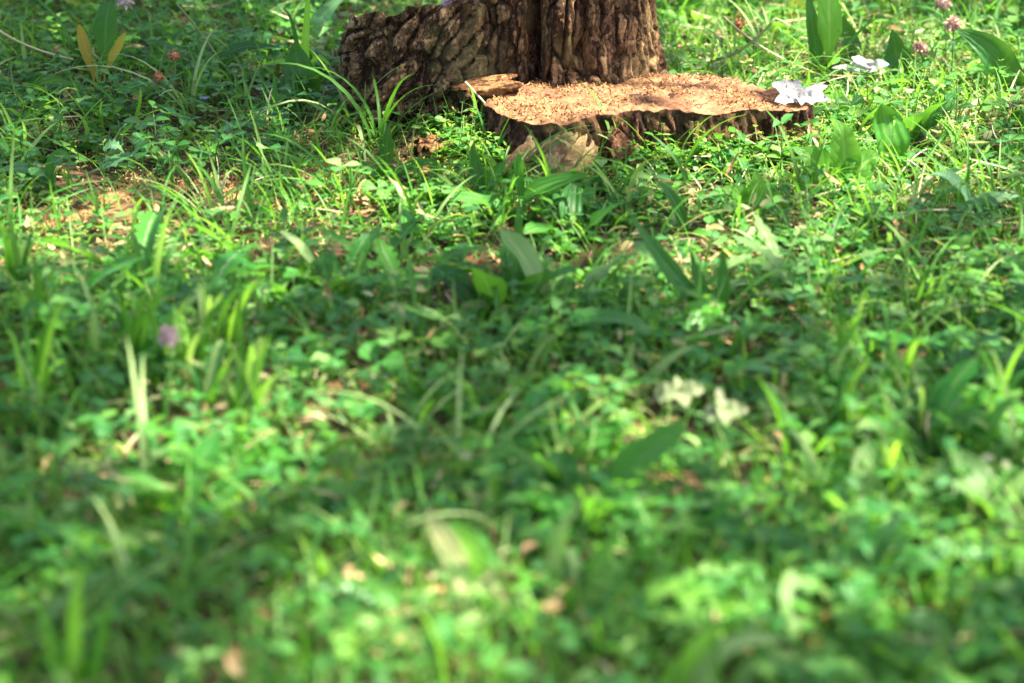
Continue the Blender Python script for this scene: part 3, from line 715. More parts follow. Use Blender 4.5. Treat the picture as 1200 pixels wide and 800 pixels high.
PATCH = [(300, 465, 150, 58, 1.), (825, 476, 115, 52, 1.), (1000, 190, 230, 120, .75), (860, 280, 120, 60, .8), (430, 405, 80, 30, .6), (1080, 80, 150, 50, .8), (380, 110, 30, 40, .9), (1160, 600, 70, 50, .5), (560, 560, 140, 30, .35), (170, 620, 160, 60, .3)]  # sun patches, brightened by massing pale growth there
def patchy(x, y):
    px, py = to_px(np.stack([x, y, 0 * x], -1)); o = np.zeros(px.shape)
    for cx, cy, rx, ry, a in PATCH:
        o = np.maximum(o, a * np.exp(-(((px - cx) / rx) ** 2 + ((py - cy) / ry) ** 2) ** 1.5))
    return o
def withered():  # partly real withered bits, partly sunlight put into pale colour
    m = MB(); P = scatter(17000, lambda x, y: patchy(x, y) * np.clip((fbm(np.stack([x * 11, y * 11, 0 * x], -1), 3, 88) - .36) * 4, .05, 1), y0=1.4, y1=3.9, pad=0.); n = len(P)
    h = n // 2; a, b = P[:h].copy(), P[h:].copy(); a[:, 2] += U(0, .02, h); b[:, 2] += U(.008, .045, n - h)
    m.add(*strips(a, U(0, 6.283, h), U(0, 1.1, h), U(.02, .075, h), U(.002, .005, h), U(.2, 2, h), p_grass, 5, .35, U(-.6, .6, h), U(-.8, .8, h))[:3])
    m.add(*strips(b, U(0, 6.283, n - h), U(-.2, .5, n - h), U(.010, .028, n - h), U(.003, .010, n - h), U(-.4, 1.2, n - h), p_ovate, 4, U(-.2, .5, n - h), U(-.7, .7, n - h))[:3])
    tag(m.build('sunlit_withered_grass', M['withered']), 'pale yellowed grass and small withered leaves coloured to brighten the sunny patches', 'withered grass', kind='stuff')
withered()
def litter():
    m = MB(); P = scatter(9000, None, clump=5, k=20, pad=.0); n = len(P); P[:, 2] += U(.001, .008, n)
    m.add(*strips(P, U(0, 6.283, n), U(-.2, .5, n), U(.006, .028, n), U(.004, .013, n), U(-1, 1.4, n), p_ovate, 3, U(-.4, .5, n), U(-.5, .5, n))[:3])
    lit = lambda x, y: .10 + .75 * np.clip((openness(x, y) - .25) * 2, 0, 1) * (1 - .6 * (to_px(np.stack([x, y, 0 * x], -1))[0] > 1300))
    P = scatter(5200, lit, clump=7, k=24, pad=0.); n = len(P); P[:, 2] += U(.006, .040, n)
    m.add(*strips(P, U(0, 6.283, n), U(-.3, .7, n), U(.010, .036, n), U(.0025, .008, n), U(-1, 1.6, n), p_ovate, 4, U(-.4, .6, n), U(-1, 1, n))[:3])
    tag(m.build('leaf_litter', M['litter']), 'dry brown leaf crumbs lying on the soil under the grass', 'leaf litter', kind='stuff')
    m = MB(); P = np.concatenate([scatter(800, None, pad=.0, clump=3, k=22), scatter(1100, lambda x, y: sstep(.05, .3, x - .05) * sstep(2.35, 2.6, y), y0=2.2, y1=4.0, pad=0., k=23)]); n = len(P); P[:, 2] += U(.003, .03, n)
    m.add(*strips(P, U(0, 6.283, n), U(-.25, .35, n), U(.03, .11, n), U(.0012, .003, n), U(-.4, .7, n), p_stem, 5, .4, U(-1, 1, n), U(-.8, .8, n))[:3])
    tag(m.build('dry_straw', M['straw']), 'thin dry straws scattered through the grass', 'straw', kind='stuff')
litter()

def sawdust():
    def grains(m, P, lo, hi):
        n = len(P)
        m.add(*strips(P, U(0, 6.283, n), U(-.5, .9, n), U(lo, hi, n), U(.0009, .0026, n), U(-1.5, 2.5, n), p_stem, 2, U(-.5, .6, n), U(-1, 1, n))[:3])
    m = MB(); n = 9000
    x = U(OUTL[:, 0].min(), OUTL[:, 0].max(), n); y = U(OUTL[:, 1].min(), OUTL[:, 1].max(), n)
    ok = in_poly(x, y, OC + (OUTL - OC) * .98) & (fbm(np.stack([x * 26, y * 26, 0 * x], -1), 3, 14) > U(.28, .66, n)) & (np.min([((x - c[0]) / c[2]) ** 2 + ((y - c[1]) / c[3]) ** 2 for c in PITS], axis=0) > U(.5, 1.3, n)); x, y = x[ok], y[ok]
    grains(m, np.stack([x, y, top_z(x, y) + U(0, .002, len(x))], -1), .0028, .0068)
    tag(m.build('sawdust', M['sawdust']), 'orange-tan sawdust strewn over the cut face of the stump', 'sawdust', kind='stuff')
    m = MB()
    xs = np.arange(-.95, .75, .008); ys = np.arange(1.9, 3.2, .008); X, Y = np.meshgrid(xs, ys); s_ = sawness(X, Y)
    mound = lambda x, y: gz(x, y) - .008 + .016 * sawness(x, y) * (.1 + 1.1 * fbm(np.stack([x * 16, y * 16, 0 * x], -1), 3, 15)) + (fbm(np.stack([x * 70, y * 70, 0 * x], -1), 4, 17) - .52) * .026
    Zm = mound(X, Y)
    nx = len(xs); i = (np.arange(len(ys) - 1)[:, None] * nx + np.arange(nx - 1)[None]); ok = (s_[:-1, :-1] > .06) & ~blocked(X, Y, 0)[:-1, :-1]
    i = i[ok]; m.add(np.stack([X, Y, Zm], -1), np.stack([i, i + 1, i + nx + 1, i + nx], -1))
    n = 340000; y = U(1.9, 3.2, n); x = U(-.9, .7, n)
    s = sawness(x, y) * np.clip((fbm(np.stack([x * 14, y * 14, 0 * x], -1), 3, 15) - .3) * 3.5, 0, 1)
    ok = (U(0, 1, n) < s) & ~blocked(x, y, 0); x, y = x[ok], y[ok]
    grains(m, np.stack([x, y, np.maximum(mound(x, y), gz(x, y)) + U(-.001, .006, len(x))], -1), .004, .011)
    tag(m.build('spilled_sawdust', M['spilled']), 'pale orange sawdust spilled on the ground left of the stump', 'sawdust', kind='stuff')
sawdust()

# ------------------------------------------------------------------ plants that stand singly
def proto(kind, mat, cnt, fn): return [fn(i).mesh(kind, mat) for i in range(cnt)]
def one(L, Wd, bend, prof, seg, fold, curl=0., roll=0.):
    return MB().add(*strips([[0, 0, 0]], 0., 0., L, Wd, bend, prof, seg, fold, roll, curl)[:3])
def tri_leaf(i):
    m = MB(); r_ = random.Random(i)
    V, F, UV, C, T = strips([[0, 0, 0]], 0., 0., .05, .0017, .3 + .3 * r_.random(), p_stem, 4, .2); m.add(V, F, UV)
    for j in range(3):
        a = j * 2.094 + r_.uniform(-.2, .2); s = .017 * r_.uniform(.85, 1.15)
        # leaflets lie across the stalk's end
        V2, F2, U2, _, _ = strips([[0, 0, 0]], a, r_.uniform(0, .4), s, s * .88, r_.uniform(0, .5), p_obov, 5, .2)
        V2 = np.stack([V2[:, 2] * 1.0, V2[:, 1], -V2[:, 0]], -1)          # tip of the stalk points along +X
        m.add(V2 + C[0, -1], F2, U2)
    return m
PALE = {'grass_tuft': M['grass_pale'], 'plantain': M['pale_plantain'], 'dandelion': M['pale_plantain'], 'clover': M['lime_leaf'], 'leafy_weed': M['lime_leaf']}
PR = {
    'grass_tuft': [M['grass'], 'blade', proto('blade', M['grass'], 7, lambda i: one(.13 + .012 * i, .0055, .5 + .27 * i, p_grass, 9, .3, .15 * (i - 3)))],
    'plantain': [M['plantain'], 'leaf', proto('leaf', M['plantain'], 5, lambda i: one(.085 + .008 * i, .030, .35 + .25 * i, p_plant, 9, .25, .1 * (i - 2)))],
    'dandelion': [M['dandelion'], 'leaf', proto('leaf', M['dandelion'], 5, lambda i: one(.10 + .008 * i, .026, .5 + .28 * i, p_dand, 16, .2, .1 * (i - 2)))],
    'clover': [M['clover'], 'leaf', proto('leaf', M['clover'], 6, tri_leaf)],
    'leafy_weed': [M['weed'], 'leaf', proto('leaf', M['weed'], 5, lambda i: one(.034 + .003 * i, .017, .5 + .25 * i, p_ovate, 7, .25, .1 * (i - 2)))],
}
PR['dock'] = [M['plantain'], 'leaf', proto('leaf', M['plantain'], 6, lambda i: one(.20 + .02 * i, .040, .2 + .18 * i, p_plant, 12, .25, .1 * (i - 2)))]
CATN_DOCK = ('dock', 'tall dock with long upright leaves')
PRP = {}
for k_, (m_, pn_, ms_) in PR.items():
    PRP[k_] = []
    for me_ in ms_:
        c_ = me_.copy(); c_.materials[0] = PALE.get(k_, M['lime_leaf']); PRP[k_].append(c_)
stem_me = MB().add(*tube(bez([[0, 0, 0], [.004, 0, .04], [-.004, .003, .07], [.004, 0, .10]], 7), np.linspace(.0014, .0008, 8), 5)).mesh('stem', M['stem'])
CATN = {'grass_tuft': ('grass tuft', 'tuft of green grass'), 'plantain': ('plantain', 'low plantain with broad ribbed leaves'),
        'dandelion': ('dandelion', 'dandelion rosette with jagged leaves'), 'clover': ('clover', 'clover with three-part leaves'),
        'leafy_weed': ('weed', 'leafy weed with paired oval leaves')}
CATN['dock'] = CATN_DOCK
MARKS = [(10, -20, 'top left corner'), (200, 0, 'seed heads at upper left'), (196, 85, 'rusty seed heads'), (1190, -20, 'top right corner'), (960, -30, 'top edge right of the trunk'), (100, -70, 'shade at the top left'), (97, 60, 'yellow leaves'), (358, 40, 'tall lime blade'), (345, 95, 'dark leaf beside the trunk'), (30, 200, 'wavy pale leaves'), (150, 185, 'grey jagged leaf'),
         (80, 245, 'spilled sawdust'), (240, 225, 'sawdust nearest the trunk'), (290, 160, 'pale serrated leaves'), (440, 110, 'side stem'), (520, 186, 'reddish wood chip'), (640, 175, 'bare root'), (800, 160, 'stump bark'), (930, 150, 'right end of the stump'),
         (985, 190, 'lime broad leaves'), (1042, 165, 'dark ribbed leaf'), (1150, 75, 'large drooping leaf'), (1110, 25, 'upper right clover flowers'), (970, 40, 'broad bright ribbed leaf'), (199, 394, 'soft pink clover flower'),
         (330, 350, 'pale arching blades'), (190, 290, 'pale wide arching blade'), (567, 312, 'faded brown flower'), (608, 280, 'upright dark blade'), (790, 320, 'slanting dark blades'), (815, 472, 'blurred whitish leaves'), (775, 430, 'yellow-green curved blade'),
         (390, 535, 'dark blurred leaf'), (530, 660, 'wide pale leaning blade'), (400, 690, 'flat pale blurred leaf'), (660, 660, 'wide blurred blades'), (1040, 640, 'arching grey-green leaves'), (90, 740, 'yellow-green blurred blade'),
         (860, 770, 'pale drooping blades'), (1130, 750, 'bottom right dark leaves'), (1160, 240, 'serrated grey-green leaves'), (1000, 736, 'brown bark piece'), (790, 622, 'blurred orange chip'), (20, 480, 'left edge of the lawn'), (1180, 440, 'right edge of the lawn'),
         (300, 470, 'lower left sunny patch'), (1000, 350, 'dappled middle right of the lawn'), (1050, 500, 'lower right shady lawn'), (440, 400, 'shady middle of the lawn'), (620, 470, 'shady centre of the lawn'), (250, 640, 'lower left blurred lawn'), (300, 30, 'dark gap left of the trunk'), (830, 40, 'trunk on its right side')]
SEEN = {}
def near(x, y):
    px, py = (float(v) for v in to_px(np.array([x, y, 0.])))
    k = min(MARKS, key=lambda m: (m[0] - px) ** 2 + ((m[1] - py) * 1.6) ** 2); dx, dy = px - k[0], (py - k[1]) * 1.6
    far = math.hypot(dx, dy) > 110
    if abs(dx) > abs(dy): w_ = 'right of' if dx > 0 else 'left of'
    else: w_ = 'in front of' if dy > 0 else 'behind'
    return ('well ' if far and w_ != 'behind' else ('far ' if far else '')) + w_ + ' the ' + k[2], k[2]
def plant(kind, x, y, sc, nl, seed):
    r_ = random.Random(seed); cat, txt = CATN[kind]; z, mk = near(x, y)
    if sc > (1.1 if kind == 'clover' else .92): txt = 'big ' + txt.replace('low ', '').replace(' with broad ribbed', ' with wide').replace(' rosette with', ' with')
    elif sc < (.85 if kind == 'clover' else .7): txt = 'small ' + txt
    pale = r_.random() < .2
    if pale: txt = 'pale ' + txt.replace(' with broad ribbed leaves', '').replace(' with jagged leaves', '').replace(' with paired oval leaves', '').replace(' with three-part leaves', '')
    root = empty(kind, (x, y, float(gz(np.array([x]), np.array([y]))[0]) - .003), txt + ' ' + z, cat, cat + ' plants near the ' + mk, r_.uniform(0, 6.28))
    _, pn, ms = PR[kind]
    if pale: ms = PRP[kind]
    for i in range(nl):
        a = i / nl * 6.283 + r_.uniform(-.5, .5); me = r_.choice(ms); s = sc * r_.uniform(.65, 1.15)
        if kind == 'leafy_weed':
            zz = .018 + .08 * (i // 2) / max(1, (nl - 1) // 2)
            obj(pn, me, root, (0, 0, zz * sc), (r_.uniform(-.3, .3), -r_.uniform(.1, .8), (i // 2) * 1.57 + (i % 2) * 3.14 + r_.uniform(-.3, .3)), s * (1.1 - 3.5 * zz))
        else:
            lo, hi = {'grass_tuft': (.7, 1.5), 'plantain': (.35, 1.25), 'dandelion': (.3, 1.1), 'clover': (.8, 1.55), 'dock': (.9, 1.5)}[kind]
            spread = {'grass_tuft': .012, 'clover': .03}.get(kind, .003)
            obj(pn, me, root, (math.cos(a) * spread * r_.random(), math.sin(a) * spread * r_.random(), 0), (r_.uniform(-.5, .5), -r_.uniform(lo, hi), a), s)
    if kind == 'leafy_weed': obj('stem', stem_me, root, None, None, sc)
    return root
def place(kind, n, sc, nl, dens, k, clump=2.5, y0=1.2, y1=4.6):
    P = scatter(n, dens, y0=y0, y1=y1, pad=.03, spread=.22, side=.12, clump=clump, k=k)
    for i, p in enumerate(P):
        r_ = random.Random(i * 31 + k); plant(kind, float(p[0]), float(p[1]), r_.uniform(*sc), r_.randint(*nl), i * 7 + k)
def sawfree(x, y):
    px, py = to_px(np.stack([x, y, 0 * x], -1))
    keep = (1 - np.exp(-(((px - 550) / 100) ** 2 + ((py - 715) / 75) ** 2) ** 2)) * (1 - np.exp(-(((px - 410) / 90) ** 2 + ((py - 730) / 45) ** 2) ** 2)) * (1 - np.exp(-(((px - 820) / 90) ** 2 + ((py - 505) / 30) ** 2) ** 2)) * (1 - np.exp(-(((px - 200) / 40) ** 2 + ((py - 470) / 60) ** 2) ** 2))
    return np.clip(bare_long(x, y), 0, 1) * keep
place('grass_tuft', 120, (.6, 1.05), (6, 10), sawfree, 101)
place('plantain', 52, (.5, .9), (4, 7), sawfree, 102)
place('dandelion', 46, (.55, .95), (5, 8), sawfree, 103)
place('clover', 85, (.75, 1.2), (5, 8), sawfree, 104)
place('plantain', 30, (.8, 1.15), (4, 7), sawfree, 107, y0=1.5, y1=2.3)
place('dandelion', 26, (.85, 1.2), (5, 8), sawfree, 108, y0=1.5, y1=2.4)
place('grass_tuft', 45, (.6, .95), (6, 9), sawfree, 109, y0=1.5, y1=2.7)
place('dock', 34, (.6, 1.15), (4, 7), None, 106, y0=3.5, y1=4.5)
place('leafy_weed', 75, (.6, 1.05), (6, 9), sawfree, 105)

# ------------------------------------------------------------------ single things picked out in the photograph
def gpt(px, py, dz=0.):
    p = gp(px, py, 0.)
    for _ in range(3): p = gp(px, py, float(gz(np.array([p[0]]), np.array([p[1]]))[0]))
    return p + np.array([0, 0, dz])
def pxw(px, y): return px * math.hypot(y, CAM_H) / FPX            # a width in pixels at distance y
class Plant:
    """a plant at ground pixel (bx, by); its leaves and stalks are traced by pixels on planes near its base"""
    def __init__(s, name, bx, by, label, cat, group=None):
        s.b = gpt(bx, by); s.root = empty(name, s.b, label, cat, group); s.o = np.array(s.b)
    def pt(s, px, py, dy=0.): return at_y(px, py, s.b[1] + dy) - s.o
    def leaf(s, pts, wpx, mat, prof=p_lance, part='leaf', seg=12, fold=.25, face=None, twist=0., dy=(0, 0), label=None):
        n = len(pts); P = [s.pt(a, b, dy[0] + (dy[1] - dy[0]) * i / max(1, n - 1)) for i, (a, b) in enumerate(pts)]
        o = MB().add(*ribbon(P, pxw(wpx, s.b[1]), prof, seg, fold, face, twist)).build(part, M[mat], s.root)
        if label: o['label'] = label
        return o
    def stem(s, pts, rpx, mat='stem', part='stem', seg=14, dy=(0, 0), parent=None):
        n = len(pts); P = [s.pt(a, b, dy[0] + (dy[1] - dy[0]) * i / max(1, n - 1)) for i, (a, b) in enumerate(pts)]
        r = pxw(rpx, s.b[1]); V, F = tube(bez(P, seg), np.linspace(r, r * .7, seg + 1), 6)
        return MB().add(V, F).build(part, M[mat], parent or s.root)

def floret_ball(c, rad, mat, n=60, squash=1.0, seed=0):
    r_ = np.random.default_rng(seed); m = MB()
    u = r_.uniform(-.75, 1, n); a = r_.uniform(0, 6.283, n); q = np.sqrt(1 - u * u)
    d = np.stack([q * np.cos(a), q * np.sin(a), u * squash], -1)
    base = np.asarray(c) + d * rad * .35
    m.add(*strips(base, a, np.arcsin(np.clip(u, -1, 1)) + r_.uniform(-.2, .3, n), rad * r_.uniform(.55, .8, n), rad * r_.uniform(.22, .36, n), r_.uniform(-.3, .5, n), p_ovate, 4, .6, r_.uniform(-.5, .5, n))[:3])
    ph = np.linspace(0, math.pi, 9); th = np.arange(10) / 10 * 6.283
    V = np.stack([np.sin(ph)[:, None] * np.cos(th), np.sin(ph)[:, None] * np.sin(th), np.broadcast_to(np.cos(ph)[:, None], (9, 10))], -1) * rad * .6 + np.asarray(c)
    F = [[k * 10 + j, (k + 1) * 10 + j, (k + 1) * 10 + (j + 1) % 10, k * 10 + (j + 1) % 10] for k in range(8) for j in range(10)]
    return m.add(V.reshape(-1, 3), F)
def clover_flower(hx, hy, rpx, base_dy, mat, label, bx=None, seed=0, leaf=True):
    by = hy + base_dy; bx = hx if bx is None else bx
    p = Plant('clover_flower', bx, by, label, 'clover flower', 'clover flowers in the lawn')
    c = p.pt(hx, hy)
    p.stem([(bx, by), ((bx + hx) / 2 + 4, by - base_dy * .6), (hx, hy + rpx * .5)], 1.3, 'stem')
    floret_ball(c, pxw(rpx, p.b[1]), M[mat], 64, .9, seed).build('flower_head', M[mat], p.root)
    if leaf:
        for j, (sx, sy) in enumerate(((-14, 2), (13, 5), (2, 9))):
            p.leaf([(bx + (hx - bx) * .75, hy + rpx + 6), (hx + sx * .6, hy + rpx + sy - 2), (hx + sx, hy + rpx + sy + 3)], 9, 'clover', p_obov, 'leaf', 6, dy=(0, -.01))
    return p
clover_flower(1117, 30, 12, 78, 'clover_head', 'pinkish brown clover flower head, lower of the two at the upper right corner', 1112, 1)
clover_flower(1105, 5, 11, 84, 'clover_head', 'reddish clover flower cut by the top edge at the upper right', 1108, 2)
clover_flower(1079, 57, 11, 48, 'clover_head', 'blurred dull pink clover flower left of the upper right pair', 1082, 3)
clover_flower(1187, 120, 9, 30, 'clover_head', 'low reddish clover flower at the right edge by dry straws', 1180, 4)
clover_flower(146, 2, 12, 95, 'cream_head', 'cream and brown clover flower above the upright ribbed leaf', 132, 5)
clover_flower(69, 61, 6, 40, 'brown_head', 'small red-brown bud beside the long pale stalk at upper left', 72, 6, False)
clover_flower(186, 91, 8, 42, 'brown_head', 'rusty brown seed head right of the yellow leaves', 188, 7, False)
clover_flower(205, 66, 9, 60, 'brown_head', 'dark brown blurred seed head behind the rusty one', 200, 8, False)
clover_flower(199, 394, 15, 90, 'pink_head', 'soft pink clover flower in the blurred grass at left', 196, 9, False)
clover_flower(567, 312, 11, 60, 'brown_head', 'faded brown clover flower in the lawn below the stump', 566, 10)
clover_flower(502, 58, 10, 90, 'pink_head', 'pale pink clover flower hanging before the chopped side stem', 496, 11, False)
clover_flower(525, 5, 12, 140, 'pink_head', 'violet-pink clover flower before the trunk at the top edge', 531, 12, False)
clover_flower(866, 30, 9, 52, 'brown_head', 'brown-centred faded flower right of the trunk', 862, 13, False)

# yellowing plantain
p = Plant('plantain', 118, 108, 'plantain with one upright ribbed green leaf and two yellow leaves', 'plantain')
p.leaf([(122, 110), (124, 60), (120, 20), (132, 2)], 26, 'plantain_dark', p_plant, dy=(0, .02))
p.leaf([(110, 104), (112, 76), (98, 56), (92, 29)], 15, 'yellow_leaf', p_obov, label='yellow leaf with a rusty midrib', twist=.3)
p.leaf([(122, 96), (126, 70), (138, 58), (147, 38)], 11, 'yellow_leaf', p_obov, label='yellow leaf tip leaning right', twist=-.3)
p.leaf([(112, 110), (80, 95), (60, 92), (30, 98)], 20, 'plantain', p_plant, dy=(0, -.03), face=(0, -.5, .9))
p.leaf([(112, 110), (140, 100), (165, 95), (178, 112)], 18, 'plantain', p_plant, dy=(0, -.03), face=(0, -.5, .9))
p = Plant('yellow_leaf', 78, 30, 'blurred yellow leaf hanging at the top left edge', 'leaf')
p.leaf([(66, -14), (80, -8), (94, 8)], 18, 'yellow_leaf', p_ovate)
# tall lime blade
p = Plant('grass_plant', 357, 116, 'tall bright lime grass blade with two bent side blades left of the trunk', 'grass plant')
p.leaf([(356, 116), (357, 60), (360, 20), (362, -30)], 11, 'grass_lime', p_grass, 'blade', 10)
p.leaf([(352, 100), (345, 66), (330, 70), (306, 77)], 9, 'grass_lime', p_grass, 'blade', 10)
p.leaf([(360, 100), (366, 58), (376, 66), (388, 78)], 8, 'grass_lime', p_grass, 'blade', 10)
p.leaf([(352, 118), (352, 70), (346, 20), (333, 10)], 7, 'grass_dark', p_grass, 'blade', 10)
p = Plant('plantain', 352, 124, 'dark plantain leaf standing in front of the tall lime blade', 'plantain')
p.leaf([(362, 126), (356, 100), (348, 75), (345, 50)], 40, 'plantain_dark', p_ovate)
p.leaf([(354, 126), (330, 128), (310, 124), (296, 132)], 22, 'plantain', p_plant, dy=(0, -.04), face=(0, -.4, .9))
p.leaf([(356, 126), (376, 118), (392, 122), (402, 136)], 20, 'plantain', p_plant, dy=(0, -.04), face=(0, -.4, .9))
p = Plant('plantain', 323, 160, 'single narrow dark blade standing left of the trunk', 'grass plant')
p.leaf([(323, 162), (324, 130), (322, 105), (321, 84)], 9, 'grass_dark', p_grass, 'blade', 10)
# big dark arching leaves at the upper left
p = Plant('plantain', 250, 95, 'long dark leaves arching left in the shade left of the trunk', 'plantain')
p.leaf([(262, 92), (250, 60), (290, 48), (338, 56)], 20, 'plantain_dark', p_lance, face=(0, -.5, .9))
p.leaf([(255, 92), (200, 62), (180, 68), (150, 82)], 18, 'plantain', p_lance, face=(0, -.5, .9))
p.leaf([(262, 92), (220, 62), (200, 52), (172, 48)], 16, 'plantain_dark', p_lance, face=(0, -.5, .9))
p.leaf([(258, 95), (270, 78), (238, 74), (214, 80)], 22, 'grey_leaf', p_ovate, face=(0, -.4, .9), dy=(0, -.03))
p.stem([(270, 92), (252, 60), (228, 28), (206, 4)], 1.6, 'stem')
p = Plant('plantain', 392, 60, 'pale grey-green leaf leaning into the top edge left of the trunk', 'plantain')
p.leaf([(360, 50), (372, 24), (386, 10), (408, -8)], 20, 'grey_leaf', p_lance)
# grey-green leaves, lower left
p = Plant('plantain', 52, 225, 'two wavy pale green leaves lying by the dark gap at the left edge', 'plantain')
p.leaf([(58, 222), (44, 190), (20, 196), (-22, 203)], 16, 'grey_leaf', p_ovate, face=(0, -.5, .9))
p.leaf([(60, 224), (66, 190), (46, 208), (28, 206)], 15, 'grey_leaf', p_ovate, face=(0, -.5, .9))
p.leaf([(56, 222), (60, 180), (70, 172), (84, 190)], 15, 'weed', p_ovate)
p = Plant('dandelion', 132, 216, 'grey-green jagged leaf lying left of the spilled sawdust', 'dandelion')
p.leaf([(178, 182), (155, 176), (140, 190), (116, 200)], 24, 'grey_leaf', p_dand, seg=16, face=(0, -.4, .9))
p.leaf([(150, 186), (140, 170), (128, 168), (120, 176)], 22, 'grey_leaf', p_dand, seg=16, face=(0, -.4, .9))
p.leaf([(150, 188), (170, 168), (176, 160), (174, 154)], 12, 'grey_leaf', p_lance, face=(0, -.4, .9))
p = Plant('dandelion', 284, 170, 'pale serrated leaves spread low left of the trunk', 'dandelion')
p.leaf([(308, 160), (290, 142), (276, 146), (256, 152)], 18, 'grey_leaf', p_dand, seg=16, face=(0, -.4, .9))
p.leaf([(304, 162), (290, 154), (276, 160), (256, 168)], 15, 'grey_leaf', p_dand, seg=16, face=(0, -.4, .9))
p.leaf([(300, 160), (316, 148), (330, 156), (342, 172)], 22, 'dandelion', p_dand, seg=16, face=(0, -.4, .9))
# stalks and twigs
def stick(name, pts, rpx, mat, label, cat, y=None, lie=0.004, parts=None):
    p = Plant(name, pts[0][0], pts[0][1], label, cat)
    if y is not None: p.b[1] = y; p.o = np.array(p.b); p.root.location = p.b
    p.stem(pts, rpx, mat, 'stalk'); return p
p = Plant('pale_stalk', 90, 110, 'long pale stalk slanting across the upper left weeds', 'stalk')
p.stem([(-10, 30), (20, 52), (50, 62), (86, 70)], 1.6, 'stem_dry', 'stalk')
p = Plant('dry_stalk', 578, 178, 'thin curved dry stalk arching before the splinter at the stump', 'stalk')
p.stem([(545, 96), (566, 120), (592, 140), (588, 172)], 1.5, 'straw', 'stalk', dy=(.03, 0))
p = Plant('branched_stalk', 884, 106, 'thin branching green stalk leaning over the stump behind the cut face', 'stalk')
p.stem([(840, 70), (860, 66), (884, 52), (908, 22)], 2.2, 'stem', 'stalk')
p.stem([(848, 20), (880, 50), (915, 72), (962, 88)], 1.4, 'stem_dry', 'twig')
p.stem([(884, 108), (882, 80), (884, 50)], 1.5, 'stem', 'twig')
p.stem([(832, 80), (850, 72), (868, 60)], 1.1, 'stem_dry', 'twig')
p.stem([(846, 54), (838, 36), (828, 34)], 1.1, 'stem', 'twig')
p.stem([(908, 22), (916, 24), (926, 31)], 1.2, 'stem_dry', 'twig')
for i, (a, b) in enumerate([(900, 30), (888, 44), (870, 58), (853, 72), (905, 62), (930, 76)]):
    p.leaf([(a, b), (a + (6 if i % 2 else -6), b - 4), (a + (11 if i % 2 else -11), b + 1)], 5, 'fine', p_lance, 'leaf', 5)
for i in range(5):
    t = Plant('dry_straw', 1030, 122 + i, 'dry whitish straw right of the stump', 'straw', 'straws lying right of the stump')
    t.stem([(972 + i * 3, 116 + i * 2.3), (1010, 113 + i * 2.6), (1050, 118 + i * 1.6), (1092 - i * 7, 113 + i * 3)], 1.3, 'straw', 'stalk', dy=(0, .01))
# wood pieces
def wood_piece(name, c, L, wd, ht, rz, ry, label, mat, seed, parent=None):
    r_ = np.random.default_rng(seed); nx_, ns = 22, 18
    t = np.linspace(-.5, .5, nx_); ph = np.arange(ns) / ns * 6.283
    rad = (np.abs(np.cos(ph)) ** 3 + np.abs(np.sin(ph)) ** 3) ** (-1 / 3)
    sc = (1 - .25 * r_.uniform(0, 1, nx_) * (np.abs(t) > .40))
    jag = np.repeat(r_.uniform(-.16, .10, ns // 3), 3)
    V = np.stack([(t[:, None] + jag[None] * (np.abs(t)[:, None] > .42)) * L, rad * np.cos(ph) * wd / 2 * sc[:, None] * (1 + .12 * np.sin(t[:, None] * 7 + ph * 3)), rad * np.sin(ph) * ht / 2 * sc[:, None]], -1)
    V[..., 2] += (vnoise(V * np.array([60, 300, 300]), seed) - .5) * ht * .7
    V[..., 1] += (vnoise(V * np.array([40, 420, 420]), seed + 5) - .5) * wd * .45
    F = [[k * ns + j, k * ns + (j + 1) % ns, (k + 1) * ns + (j + 1) % ns, (k + 1) * ns + j] for k in range(nx_ - 1) for j in range(ns)]
    V = V.reshape(-1, 3); V = np.concatenate([V, V[:ns].mean(0)[None], V[-ns:].mean(0)[None]]); a, b = len(V) - 2, len(V) - 1
    F += [[a, (j + 1) % ns, j, j] for j in range(ns)] + [[b, (nx_ - 1) * ns + j, (nx_ - 1) * ns + (j + 1) % ns, (nx_ - 1) * ns + (j + 1) % ns] for j in range(ns)]
    o = MB().add(V, np.array(F)).build(name, M[mat], parent, smooth=False); o.location = c; o.rotation_euler = (.2, ry, rz)
    if label: o['label'] = label
    return o
sp = at_y(567, 107, 2.965)
tag(wood_piece('wood_splinter', at_y(576, 104, 2.90), pxw(62, 2.95), .018, .012, .12, -.10, 'split tan wood splinter lying on the left edge of the cut face', 'chip', 3), cat='wood splinter')
tag(wood_piece('wood_splinter', at_y(566, 96, 2.93), pxw(70, 2.95), .014, .008, .16, -.14, 'thinner darker splinter lying behind the tan one against the trunk', 'chip', 4), cat='wood splinter')
tag(wood_piece('wood_chip', gpt(520, 186, .012), pxw(60, 2.85), .035, .018, -.2, .12, 'reddish tan wood chip on the ground left of the bare root', 'chip', 5), cat='wood chip')
tag(wood_piece('wood_chip', gpt(566, 196, .012), pxw(36, 2.85), .022, .012, .5, .05, 'small pale wood chip beside the bare root', 'chip', 6), cat='wood chip')
tag(wood_piece('wood_chip', gpt(1000, 736, .012), pxw(60, 1.75), .02, .010, .1, .05, 'blurred brown bark piece in the lower right lawn', 'chip', 8), cat='wood chip')
tag(wood_piece('wood_chip', gpt(790, 622, .010), .03, .02, .010, .3, .05, 'blurred orange chip in the lawn right of the wide pale blade', 'chip', 9), cat='wood chip')

